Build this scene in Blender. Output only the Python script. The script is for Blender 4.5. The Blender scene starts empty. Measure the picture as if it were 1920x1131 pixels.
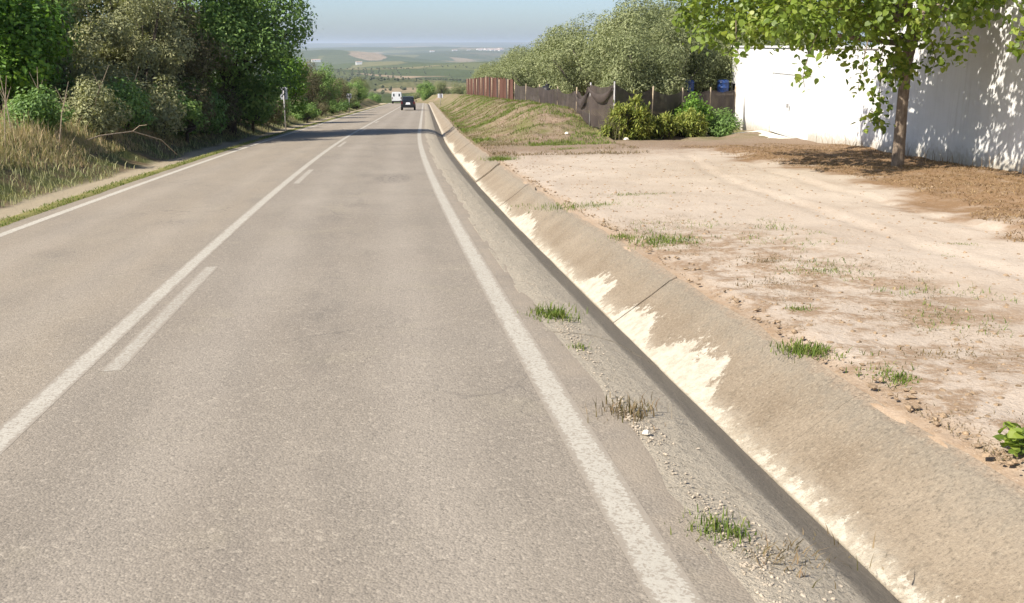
import bpy, math, random
import numpy as np
from mathutils import Vector

# ------------------------------------------------------------------ camera, sky, sun, exposure
SC = bpy.context.scene
COL = SC.collection
R = math.radians
cam_d = bpy.data.cameras.new('camera')
cam = bpy.data.objects.new('camera', cam_d); COL.objects.link(cam)
cam.location = (0, 0, 2.08)
cam.rotation_euler = (R(90 - 14.946), 0, R(-8.25))
cam_d.sensor_width = 36.0
cam_d.lens = 33.75
cam_d.clip_start = 0.05
cam_d.clip_end = 80000
SC.camera = cam

SUN_EL, SUN_AZ = 42.0, -113.0          # azimuth clockwise from +Y (the road's direction)
W = bpy.data.worlds.new('World'); SC.world = W; W.use_nodes = True
wn = W.node_tree.nodes; wl = W.node_tree.links
bg = wn['Background']
sky = wn.new('ShaderNodeTexSky'); sky.sky_type = 'NISHITA'; sky.sun_disc = False
sky.sun_elevation = R(SUN_EL); sky.sun_rotation = R(SUN_AZ)
sky.altitude = 250; sky.air_density = 0.72; sky.dust_density = 1.5; sky.ozone_density = 2.6
wl.new(sky.outputs[0], bg.inputs[0]); bg.inputs[1].default_value = 0.093
sd = bpy.data.lights.new('sun', 'SUN'); sd.energy = 4.8; sd.angle = R(0.55); sd.color = (1.0, 0.93, 0.82)
sun = bpy.data.objects.new('sun', sd); COL.objects.link(sun)
sun.location = (-30, 0, 40)
_v = Vector((math.sin(R(SUN_AZ)) * math.cos(R(SUN_EL)), math.cos(R(SUN_AZ)) * math.cos(R(SUN_EL)), math.sin(R(SUN_EL))))
sun.rotation_euler = _v.to_track_quat('Z', 'Y').to_euler()
VS = SC.view_settings
VS.view_transform = 'Standard'; VS.look = 'None'; VS.gamma = 1.0; VS.exposure = 0.95; VS.use_curve_mapping = False
SC.cycles.max_bounces = 6; SC.cycles.diffuse_bounces = 3; SC.cycles.glossy_bounces = 2
SC.cycles.transmission_bounces = 4; SC.cycles.transparent_max_bounces = 8; SC.cycles.volume_bounces = 0
SC.cycles.use_denoising = True
SC.cycles.sample_clamp_indirect = 6

# ------------------------------------------------------------------ helpers
rng = np.random.default_rng(7)

def h2(ix, iy, s):
    v = np.sin(ix * 127.1 + iy * 311.7 + s * 74.7) * 43758.5453
    return v - np.floor(v)

def vn(x, y, s=0):
    x = np.asarray(x, float); y = np.asarray(y, float)
    ix = np.floor(x); iy = np.floor(y); fx = x - ix; fy = y - iy
    fx = fx * fx * (3 - 2 * fx); fy = fy * fy * (3 - 2 * fy)
    a = h2(ix, iy, s); b = h2(ix + 1, iy, s); c = h2(ix, iy + 1, s); d = h2(ix + 1, iy + 1, s)
    return (a * (1 - fx) + b * fx) * (1 - fy) + (c * (1 - fx) + d * fx) * fy

def fbm(x, y, s=0, o=4):
    t = 0; a = .5
    for k in range(o):
        t = t + a * (vn(x * 2 ** k, y * 2 ** k, s + k * 13) - .5) * 2; a *= .5
    return t

def ss(a, b, x):
    t = np.clip((np.asarray(x, float) - a) / (b - a), 0, 1)
    return t * t * (3 - 2 * t)

def mesh_np(name, V, F, smooth=False, uv=None, rnd=None):
    """F: list of (n,k) int arrays."""
    V = np.asarray(V, np.float32)
    if isinstance(F, np.ndarray): F = [F]
    me = bpy.data.meshes.new(name)
    me.vertices.add(len(V)); me.vertices.foreach_set('co', V.ravel())
    nl = sum(f.size for f in F); npg = sum(len(f) for f in F)
    me.loops.add(nl); me.polygons.add(npg)
    idx = np.concatenate([f.ravel() for f in F]).astype(np.int32)
    me.loops.foreach_set('vertex_index', idx)
    tot = np.concatenate([np.full(len(f), f.shape[1], np.int32) for f in F])
    st = np.concatenate([[0], np.cumsum(tot)[:-1]]).astype(np.int32)
    me.polygons.foreach_set('loop_start', st)
    me.polygons.foreach_set('use_smooth', np.full(npg, smooth, bool))
    if uv is not None:
        l = me.uv_layers.new(name='road'); l.data.foreach_set('uv', np.asarray(uv, np.float32)[idx].ravel())
    if rnd is not None:
        a = me.attributes.new('rnd', 'FLOAT', 'FACE'); a.data.foreach_set('value', np.asarray(rnd, np.float32))
    me.update(calc_edges=True); me.validate()
    return me

def obj(name, me, mat=None, parent=None, loc=None, rot=None, scale=None, label=None, cat=None, group=None, kind=None):
    o = bpy.data.objects.new(name, me); COL.objects.link(o)
    if mat is not None and me is not None and not me.materials: me.materials.append(mat)
    if parent is not None: o.parent = parent
    if loc is not None: o.location = loc
    if rot is not None: o.rotation_euler = rot
    if scale is not None: o.scale = scale
    if label: o['label'] = label
    if cat: o['category'] = cat
    if group: o['group'] = group
    if kind: o['kind'] = kind
    return o

def empty(name, loc, label, cat, group=None, rz=0, kind=None):
    o = obj(name, None, loc=loc, rot=(0, 0, rz), label=label, cat=cat, group=group, kind=kind)
    o.empty_display_size = .3
    return o

def join(parts):
    """parts: list of (V, [F...])"""
    Vs = []; Fs = {}; n = 0
    for V, F in parts:
        V = np.asarray(V, float)
        for f in (F if isinstance(F, list) else [F]):
            f = np.asarray(f, int)
            Fs.setdefault(f.shape[1], []).append(f + n)
        Vs.append(V); n += len(V)
    return np.concatenate(Vs), [np.concatenate(v) for v in Fs.values()]

BOXF = np.array([[0, 3, 2, 1], [4, 5, 6, 7], [0, 1, 5, 4], [1, 2, 6, 5], [2, 3, 7, 6], [3, 0, 4, 7]])
def box(x0, x1, y0, y1, z0, z1):
    return np.array([[x0, y0, z0], [x1, y0, z0], [x1, y1, z0], [x0, y1, z0], [x0, y0, z1], [x1, y0, z1], [x1, y1, z1], [x0, y1, z1]], float), BOXF

def tube(pts, rad, n=8, cap=True):
    pts = np.asarray(pts, float); rad = np.broadcast_to(np.asarray(rad, float), (len(pts),))
    V = []
    for i, p in enumerate(pts):
        t = pts[min(i + 1, len(pts) - 1)] - pts[max(i - 1, 0)]; t = t / (np.linalg.norm(t) + 1e-9)
        a = np.cross(t, [0, 0, 1.0] if abs(t[2]) < .9 else [1.0, 0, 0]); a /= np.linalg.norm(a); b = np.cross(t, a)
        for k in range(n):
            an = 2 * math.pi * k / n
            V.append(p + rad[i] * (math.cos(an) * a + math.sin(an) * b))
    F = []
    for i in range(len(pts) - 1):
        for k in range(n):
            k2 = (k + 1) % n
            F.append([i * n + k, i * n + k2, (i + 1) * n + k2, (i + 1) * n + k])
    if cap:
        V += [pts[0], pts[-1]]; c0 = len(V) - 2; m = (len(pts) - 1) * n
        for k in range(n):
            k2 = (k + 1) % n
            F.append([c0, k2, k, c0]); F.append([c0 + 1, m + k, m + k2, c0 + 1])
        quad = np.array([f for f in F if f[0] != f[3]]); tri = np.array([f[:3] for f in F if f[0] == f[3]])
        return np.array(V), [quad, tri]
    return np.array(V), [np.array(F)]

def grid_faces(nr, nc):
    i = np.arange(nr - 1)[:, None] * nc + np.arange(nc - 1)[None, :]
    i = i.ravel()
    return np.stack([i, i + 1, i + nc + 1, i + nc], 1)

# ------------------------------------------------------------------ materials
class NT:
    def __init__(s, name):
        s.m = bpy.data.materials.new(name); s.m.use_nodes = True
        s.t = s.m.node_tree; s.N = s.t.nodes; s.L = s.t.links
        s.p = s.N['Principled BSDF']; s.out = s.N['Material Output']
        s.p.inputs['Specular IOR Level'].default_value = .25
        s.p.inputs['Roughness'].default_value = .85
    def set(s, sock, v):
        if hasattr(v, 'links') or hasattr(v, 'is_output'): s.L.new(v, sock)
        else:
            if isinstance(v, (tuple, list)) and len(v) == 3 and len(sock.default_value) == 4: v = (*v, 1)
            sock.default_value = v
    def n(s, typ, outp=0, props=None, **ins):
        x = s.N.new('ShaderNode' + typ)
        for k, v in (props or {}).items(): setattr(x, k, v)
        for k, v in ins.items():
            k2 = int(k[1:]) if k[0] == 'i' and k[1:].isdigit() else k.replace('_', ' ')
            s.set(x.inputs[k2], v)
        return x.outputs[outp]
    def pos(s): return s.n('NewGeometry', 'Position')
    def uv(s): return s.n('UVMap', 0)
    def noise(s, vec, scale, detail=4, rough=.55, dist=0, out=0):
        return s.n('TexNoise', out, Vector=vec, Scale=scale, Detail=detail, Roughness=rough, Distortion=dist)
    def voro(s, vec, scale, out=0, feat='F1', rand=1.0):
        return s.n('TexVoronoi', out, props={'feature': feat}, Vector=vec, Scale=scale, Randomness=rand)
    def ramp(s, fac, stops):
        x = s.N.new('ShaderNodeValToRGB'); s.L.new(fac, x.inputs[0]); e = x.color_ramp.elements
        while len(e) < len(stops): e.new(.5)
        for q, (p, c) in zip(e, stops):
            q.position = p; q.color = (c, c, c, 1) if isinstance(c, (int, float)) else (*c, 1)
        return x.outputs[0]
    def mix(s, fac, a, b, mode='MIX'):
        x = s.N.new('ShaderNodeMix'); x.data_type = 'RGBA'; x.blend_type = mode
        s.set(x.inputs[0], fac); s.set(x.inputs[6], a); s.set(x.inputs[7], b)
        return x.outputs[2]
    def math(s, op, a, b=0.0, c=0.0):
        return s.n('Math', 0, props={'operation': op}, i0=a, i1=b, i2=c)
    def smooth(s, v, a, b):
        return s.n('MapRange', 0, props={'interpolation_type': 'SMOOTHSTEP'}, Value=v, **{'From_Min': a, 'From_Max': b})
    def sep(s, v):
        x = s.N.new('ShaderNodeSeparateXYZ'); s.L.new(v, x.inputs[0]); return x.outputs
    def scalev(s, v, sc):
        return s.n('VectorMath', 0, props={'operation': 'MULTIPLY'}, i0=v, i1=sc)
    def bump(s, h, strength=.3, dist=.02):
        s.L.new(s.n('Bump', 0, Height=h, Strength=strength, Distance=dist), s.p.inputs['Normal'])
    def col(s, c): s.set(s.p.inputs['Base Color'], c); return s
    def rough(s, r): s.set(s.p.inputs['Roughness'], r); return s

def simple(name, c, rough=.8, var=.25, scale=6.0, metal=0, spec=.25, bump=0):
    t = NT(name)
    c = tuple(c)
    nz = t.noise(t.pos(), scale, 5, .6)
    t.col(t.mix(t.ramp(nz, [(.3, 0.0), (.7, 1.0)]), tuple(x * (1 - var) for x in c), tuple(min(1, x * (1 + var)) for x in c)))
    t.rough(rough); t.p.inputs['Metallic'].default_value = metal; t.p.inputs['Specular IOR Level'].default_value = spec
    if bump: t.bump(nz, bump, .02)
    return t.m

def leafmat(name, stops, trans=.3, rough=.6, spec=.2):
    t = NT(name)
    a = t.n('Attribute', 'Fac', props={'attribute_name': 'rnd'})
    nz = t.noise(t.pos(), .9, 3)
    f = t.math('ADD', t.math('MULTIPLY', a, .7), t.math('MULTIPLY', nz, .3))
    c = t.ramp(f, stops)
    t.col(c); t.rough(rough); t.p.inputs['Specular IOR Level'].default_value = spec
    tr = t.n('BsdfTranslucent', 0, Color=t.mix(1.0, c, (1.25, 1.3, .55), 'MULTIPLY'))
    t.L.new(t.n('MixShader', 0, i0=trans, i1=t.p.outputs[0], i2=tr), t.out.inputs[0])
    return t.m

def m_asphalt():
    t = NT('asphalt'); uv = t.uv(); P = t.pos(); u, d, _ = t.sep(uv)
    big = t.noise(P, .35, 4, .6); mid = t.noise(t.scalev(P, (1, .25, 1)), 1.6, 4, .6)
    c = t.mix(t.ramp(big, [(.3, 0.), (.7, 1.)]), (.208, .178, .142), (.250, .217, .175))
    c = t.mix(t.smooth(t.math('ADD', u, t.math('MULTIPLY', mid, .5)), -3.0, -3.9), c, t.mix(.6, c, (.268, .223, .166)))
    # polished wheel tracks, darker oil strip between them
    for cx, w, k in ((-2.55, .5, .26), (-.95, .5, .26), (-6.1, .5, .2), (-4.5, .5, .2)):
        a = t.math('ABSOLUTE', t.math('SUBTRACT', u, cx))
        c = t.mix(t.math('MULTIPLY', t.smooth(a, w, .05), k), c, (.34, .30, .25))
    c = t.mix(t.math('MULTIPLY', t.ramp(mid, [(.42, 0.), (.72, 1.)]), .42), c, (.165, .145, .12))
    c = t.mix(t.math('MULTIPLY', t.ramp(t.noise(P, .9, 6, .7), [(.56, 0.), (.68, 1.)]), .22), c, (.30, .265, .19))
    oil = t.math('MULTIPLY', t.smooth(t.math('ABSOLUTE', t.math('SUBTRACT', u, -1.75)), .5, .1), t.ramp(t.noise(t.scalev(P, (1., .3, 1.)), 2.4, 5, .7), [(.5, 0.), (.7, .4)]))
    c = t.mix(oil, c, (.12, .105, .09))
    ch = t.voro(P, 75., 'Color'); chs = t.sep(ch)[0]
    f1 = t.voro(P, 75., 0)
    grain = t.noise(P, 38., 3, .65)
    c = t.mix(t.ramp(chs, [(.0, .32), (.2, .08), (.45, 0.), (1., 0.)]), c, (.10, .09, .072))
    c = t.mix(t.ramp(chs, [(.7, 0.), (.85, .1), (1., .34)]), c, (.40, .35, .285))
    c = t.mix(t.ramp(grain, [(.33, .5), (.42, 0.)]), c, (.09, .08, .066))
    c = t.mix(t.ramp(t.noise(P, 21., 2, .5), [(.60, 0.), (.70, .35)]), c, (.40, .35, .28))
    # hairline cracks
    ck = t.voro(t.n('VectorMath', 0, props={'operation': 'ADD'}, i0=P, i1=t.n('TexNoise', 1, Vector=P, Scale=1.2, Detail=3.)), .55, 0, 'DISTANCE_TO_EDGE')
    ckm = t.math('MULTIPLY', t.ramp(ck, [(0., 1.), (.010, 0.)]), t.ramp(t.noise(P, .22, 2), [(.53, 0.), (.63, .38)]))
    c = t.mix(ckm, c, (.06, .055, .05))
    # crazed patches
    for cu, cd, ru, rd, k in ((-1.0, 24.3, .55, 1.6, .8), (-4.7, 16.5, .3, .5, .45), (-5.6, 13.5, .3, .5, .3)):
        e = t.math('ADD', t.math('POWER', t.math('DIVIDE', t.math('SUBTRACT', u, cu), ru), 2.), t.math('POWER', t.math('DIVIDE', t.math('SUBTRACT', d, cd), rd), 2.))
        c = t.mix(t.math('MULTIPLY', t.math('MULTIPLY', t.smooth(e, 1.2, .2), k), t.ramp(t.voro(P, 7., 0, 'DISTANCE_TO_EDGE'), [(0., 1.), (.10, .15)])), c, (.09, .08, .07))
    # dusty margins
    c = t.mix(t.math('MULTIPLY', t.smooth(t.math('ADD', u, t.math('MULTIPLY', t.noise(P, 3., 4), .5)), .25, .62), .7), c, (.30, .25, .19))
    t.col(c); t.rough(.88)
    t.bump(t.math('ADD', t.math('MULTIPLY', f1, -.6), grain), .45, .010)
    return t.m

def m_paint(name, cx, hw, wear=.45, tone=1.0):
    t = NT(name); P = t.pos(); u, d, _ = t.sep(t.uv())
    nz = t.noise(P, 30., 4, .7); sp = t.voro(P, 75., 'Color')
    e = t.math('DIVIDE', t.math('ABSOLUTE', t.math('SUBTRACT', u, cx)), hw)          # 0 centre .. 1 edge
    f = t.math('ADD', t.math('ADD', t.math('MULTIPLY', nz, .7), t.math('MULTIPLY', t.sep(sp)[0], .3)), t.math('MULTIPLY', t.smooth(t.math('ADD', e, t.math('MULTIPLY', t.math('SUBTRACT', t.noise(P, 9., 4, .7), .5), .9)), .5, 1.05), -.4))
    w = t.ramp(f, [(wear - .10, 1.), (wear + .08, 0.)])
    c = t.mix(t.noise(P, 1.3, 4), tuple(tone * x for x in (.30, .277, .232)), tuple(tone * x for x in (.385, .36, .305)))
    t.col(t.mix(t.math('MULTIPLY', w, .9), c, (.25, .215, .172))); t.rough(.75)
    t.bump(nz, .3, .01)
    return t.m

def m_concrete():
    t = NT('weathered_concrete'); uv = t.uv(); P = t.pos(); u, d, _ = t.sep(uv)
    n1 = t.noise(P, 1.1, 5, .6); n2 = t.noise(P, 9., 5, .7); n3 = t.noise(P, 42., 4, .75)
    warm = t.mix(t.ramp(n1, [(.35, 0.), (.65, 1.)]), (.196, .153, .106), (.252, .205, .149))
    grey = t.mix(t.ramp(n2, [(.3, 0.), (.7, 1.)]), (.315, .272, .208), (.40, .352, .276))
    c = t.mix(t.smooth(t.math('ADD', u, t.math('MULTIPLY', n1, .35)), 1.45, 1.62), grey, warm)
    c = t.mix(t.math('MULTIPLY', t.smooth(t.math('ADD', u, t.math('MULTIPLY', n2, .5)), 1.92, 2.25), .55), c, (.20, .18, .145))
    c = t.mix(t.math('MULTIPLY', t.smooth(t.math('ADD', u, t.math('MULTIPLY', t.math('SUBTRACT', n2, .5), .35)), 1.93, 2.02), .8), c, t.mix(n3, (.20, .145, .095), (.34, .27, .20)))
    c = t.mix(t.ramp(n2, [(.55, 0.), (.75, .5)]), c, (.115, .095, .068))
    c = t.mix(t.ramp(n3, [(.54, 0.), (.66, .6)]), c, (.34, .29, .215))
    c = t.mix(t.ramp(n3, [(.34, .6), (.46, 0.)]), c, (.085, .072, .052))
    # pale lime crust in the bottom of the channel, broken patches higher up
    fing = t.noise(P, 2.6, 6, .7); brk = t.noise(P, 6.5, 8, .80)
    band = t.math('ADD', .008, t.math('MULTIPLY', t.ramp(t.noise(t.scalev(P, (.0, .35, .0)), 1., 2), [(.4, 0.), (.62, 1.)]), .05))
    for dc, dw, hgt in ((9.5, .75, .34), (7.8, .95, .42), (11.4, .7, .30), (17.6, 1.5, .28), (20.6, 1.0, .10), (31., 3., .30), (36., 3.0, .22), (44., 4., .2)):
        q = t.math('ABSOLUTE', t.math('SUBTRACT', d, dc))
        band = t.math('ADD', band, t.math('MULTIPLY', t.smooth(q, dw, dw * .35), hgt))
    hgt_ = t.math('SUBTRACT', u, 1.345)
    v = t.math('ADD', t.math('SUBTRACT', t.math('MULTIPLY', band, t.math('ADD', .25, fing)), hgt_), t.math('MULTIPLY', t.math('SUBTRACT', brk, .5), .85))
    msk = t.math('MULTIPLY', t.smooth(u, 1.325, 1.34), t.smooth(v, -.02, .03))
    fade = t.math('MULTIPLY', t.smooth(hgt_, .20, .0), t.math('MULTIPLY', t.smooth(u, 1.325, 1.34), t.ramp(t.noise(P, 5., 6, .75), [(.35, 0.), (.65, .6)])))
    lime = t.mix(t.ramp(n2, [(.3, 0.), (.6, 1.)]), (.35, .305, .235), (.50, .46, .38))
    c = t.mix(fade, c, lime)
    c = t.mix(t.math('MULTIPLY', msk, .92), c, lime)
    # shade of the channel's near wall painted into the colour, with some dirt staining
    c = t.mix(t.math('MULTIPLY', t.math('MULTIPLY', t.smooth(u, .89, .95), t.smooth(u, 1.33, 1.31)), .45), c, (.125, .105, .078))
    t.col(c); t.rough(.9)
    t.bump(t.math('ADD', n2, t.math('MULTIPLY', n3, .7)), .8, .03)
    return t.m

def m_lot():
    t = NT('sandy_soil'); uv = t.uv(); P = t.pos(); u, d, _ = t.sep(uv)
    n1 = t.noise(P, .45, 5, .62); n2 = t.noise(P, 2.6, 6, .68); n3 = t.noise(P, 16., 4, .7); n4 = t.noise(P, 70., 2, .6)
    c = t.mix(t.ramp(n1, [(.35, 0.), (.65, 1.)]), (.36, .297, .235), (.418, .354, .287))
    c = t.mix(t.ramp(n2, [(.56, 0.), (.74, .35)]), c, (.29, .21, .145))
    # brown litter: strip along the gutter, foot of the wall, and the grassed bank beyond
    st = t.math('MULTIPLY', t.smooth(t.math('ADD', u, t.math('MULTIPLY', n1, 2.2)), 6.2, 4.6), t.math('MULTIPLY', t.smooth(d, 14.5, 12.), t.smooth(d, 2., 5.)))
    c = t.mix(t.math('MULTIPLY', st, t.math('MULTIPLY', t.ramp(n2, [(.44, .0), (.56, .8)]), t.ramp(n3, [(.36, .3), (.50, 1.)]))), c, t.mix(n3, (.15, .095, .055), (.265, .175, .10)))
    edge = t.smooth(t.math('ADD', u, t.math('MULTIPLY', n2, .5)), 2.65, 2.3)
    c = t.mix(t.math('MULTIPLY', edge, .7), c, t.mix(n3, (.20, .14, .09), (.36, .26, .17)))
    wl_ = t.math('SUBTRACT', u, t.math('ADD', 9.1, t.math('MULTIPLY', t.math('SUBTRACT', n1, .5), 5.0)))
    wl_ = t.math('ADD', wl_, t.math('MULTIPLY', t.math('MAXIMUM', t.math('SUBTRACT', 20., d), 0.), .24))
    wf = t.math('MULTIPLY', t.smooth(wl_, -.5, .5), t.smooth(d, 36., 29.))
    c = t.mix(t.math('MULTIPLY', wf, t.ramp(n2, [(.25, .55), (.5, 1.)])), c, t.mix(n3, (.135, .08, .042), (.265, .17, .095)))
    fs = t.smooth(t.math('ADD', d, t.math('MULTIPLY', n2, 6.)), 31., 36.)
    fs = t.math('MULTIPLY', fs, t.ramp(n3, [(.3, .5), (.55, 1.)]))
    c = t.mix(t.math('MULTIPLY', fs, .9), c, t.mix(n3, (.12, .078, .048), (.215, .150, .098)))
    gr = t.math('MULTIPLY', t.smooth(t.math('ADD', d, t.math('MULTIPLY', n1, 8.)), 38., 44.), t.ramp(t.noise(P, .7, 5, .65), [(.40, 0.), (.58, 1.)]))
    c = t.mix(t.math('MULTIPLY', gr, .85), c, t.mix(n3, (.07, .082, .022), (.145, .145, .05)))
    c = t.mix(t.ramp(n4, [(.30, .55), (.42, 0.)]), c, (.20, .14, .09))
    c = t.mix(t.ramp(n3, [(.60, 0.), (.70, .5)]), c, (.22, .15, .095))
    c = t.mix(t.math('MULTIPLY', t.ramp(t.noise(t.scalev(P, (.5, 1.6, 1.)), 1.4, 5, .7), [(.58, 0.), (.68, 1.)]), .10), c, (.25, .185, .13))
    c = t.mix(t.ramp(n4, [(.64, 0.), (.72, .45)]), c, (.62, .52, .41))
    t.col(c); t.rough(.95); t.p.inputs['Specular IOR Level'].default_value = .1
    t.bump(t.math('ADD', t.math('MULTIPLY', n2, .7), t.math('MULTIPLY', n3, .6)), .6, .05)
    return t.m

def m_bank():
    t = NT('earth_bank'); uv = t.uv(); P = t.pos(); u, d, _ = t.sep(uv)
    n1 = t.noise(P, .8, 5, .6); n3 = t.noise(P, 12., 5, .7)
    pale = t.mix(n3, (.25, .205, .14), (.38, .32, .225))
    soil = t.mix(n3, (.10, .07, .04), (.19, .14, .08))
    green = t.mix(n3, (.05, .06, .02), (.12, .13, .04))
    c = t.mix(t.ramp(n1, [(.4, 0.), (.6, 1.)]), soil, green)
    g = t.smooth(t.math('ADD', u, t.math('MULTIPLY', n1, .8)), -8.75, -8.25)
    c = t.mix(g, c, pale)
    lip = t.smooth(t.math('ADD', u, t.math('MULTIPLY', n3, .25)), -7.62, -7.45)
    c = t.mix(lip, c, t.mix(n3, (.14, .14, .04), (.26, .23, .09)))
    t.col(c); t.rough(.95); t.p.inputs['Specular IOR Level'].default_value = .1
    t.bump(n3, .8, .05)
    return t.m

def m_valley():
    t = NT('farmland'); P = t.pos()
    warp = t.n('VectorMath', 0, props={'operation': 'MULTIPLY_ADD'}, i0=t.n('TexNoise', 1, Vector=P, Scale=.0016, Detail=3.), i1=(420., 420., 0.), i2=P)
    cell = t.voro(t.scalev(warp, (1., .6, 0.)), .0034, 'Color'); k1, k2, k3 = t.sep(cell)
    cellb = t.voro(t.scalev(warp, (1., .45, 0.)), .0009, 'Color'); b1, b2, _ = t.sep(cellb)
    c = t.ramp(k1, [(.0, (.065, .083, .033)), (.3, (.082, .098, .04)), (.5, (.115, .125, .052)), (.7, (.155, .15, .068)), (.86, (.21, .17, .10)), (.94, (.29, .22, .145))])
    c = t.mix(t.ramp(b1, [(.45, 0.), (.55, .75)]), c, t.mix(b2, (.056, .072, .034), (.088, .10, .045)))
    sp = t.voro(P, .11, 0, rand=.55)
    dots = t.math('MULTIPLY', t.ramp(sp, [(.25, 1.), (.42, 0.)]), t.ramp(k2, [(.35, 1.), (.45, 0.)]))
    c = t.mix(t.math('MULTIPLY', dots, .6), c, (.032, .042, .018))
    nz = t.noise(P, .02, 5, .65)
    c = t.mix(t.ramp(nz, [(.5, 0.), (.7, .5)]), c, (.04, .052, .022))
    ed = t.voro(t.scalev(warp, (1., .6, 0.)), .0034, 0, 'DISTANCE_TO_EDGE')
    c = t.mix(t.math('MULTIPLY', t.ramp(ed, [(0., 1.), (.03, 0.)]), .5), c, (.04, .05, .02))
    t.col(c); t.rough(1.0); t.p.inputs['Specular IOR Level'].default_value = 0
    return t.m

def m_whitewash():
    t = NT('whitewash'); P = t.pos(); x, y, z = t.sep(P)
    n1 = t.noise(P, .9, 5, .6); n2 = t.noise(P, 7., 5, .7)
    c = t.mix(t.ramp(n1, [(.35, 0.), (.7, 1.)]), (.66, .655, .64), (.58, .575, .56))
    foot = t.math('ADD', z, t.math('MULTIPLY', y, .047))        # height above the sloping ground
    ft = t.math('ADD', foot, t.math('MULTIPLY', n2, -.9))
    c = t.mix(t.math('MULTIPLY', t.smooth(ft, .30, -.20), .85), c, (.36, .32, .25))
    c = t.mix(t.math('MULTIPLY', t.ramp(n2, [(.64, 0.), (.74, 1.)]), t.math('MULTIPLY', t.smooth(foot, 1.4, .3), .5)), c, (.42, .40, .35))
    stk = t.noise(t.scalev(P, (1., 3.5, .22)), 1.6, 5, .7)
    c = t.mix(t.math('MULTIPLY', t.ramp(stk, [(.52, 0.), (.70, 1.)]), .45), c, (.45, .43, .39))
    t.col(c); t.rough(.9); t.bump(t.math('ADD', n2, t.math('MULTIPLY', n1, 2.)), .4, .03)
    return t.m

def m_bark(name, a, b):
    t = NT(name); P = t.pos()
    nz = t.noise(t.scalev(P, (1., 1., .25)), 22., 6, .7); n2 = t.noise(P, 3., 4)
    c = t.mix(t.ramp(nz, [(.35, 0.), (.65, 1.)]), a, b)
    c = t.mix(t.ramp(n2, [(.55, 0.), (.7, .4)]), c, tuple(min(1, x * 1.5) for x in b))
    t.col(c); t.bump(nz, .8, .03); t.rough(.95)
    return t.m

def m_net():
    t = NT('shade_netting'); P = t.pos()
    n1 = t.noise(t.scalev(P, (1., 1., .5)), 1.8, 4, .6); n2 = t.noise(P, 90., 2)
    c = t.mix(t.ramp(n1, [(.35, 0.), (.65, 1.)]), (.050, .038, .033), (.085, .066, .056))
    c = t.mix(t.ramp(n2, [(.4, .5), (.6, 0.)]), c, (.018, .016, .016))
    t.col(c); t.rough(.8)
    tr = t.n('BsdfTransparent', 0, Color=(1, 1, 1, 1))
    t.L.new(t.n('MixShader', 0, i0=.10, i1=t.p.outputs[0], i2=tr), t.out.inputs[0])
    return t.m

def m_rust():
    t = NT('rusty_sheet'); P = t.pos()
    n1 = t.noise(t.scalev(P, (1., 1., .35)), 2.2, 5, .65); n2 = t.noise(P, 14., 4, .7)
    c = t.mix(t.ramp(n1, [(.35, 0.), (.65, 1.)]), (.075, .034, .025), (.115, .056, .040))
    c = t.mix(t.ramp(n2, [(.55, 0.), (.75, .6)]), c, (.13, .08, .055))
    t.col(c); t.rough(.8); return t.m

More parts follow.
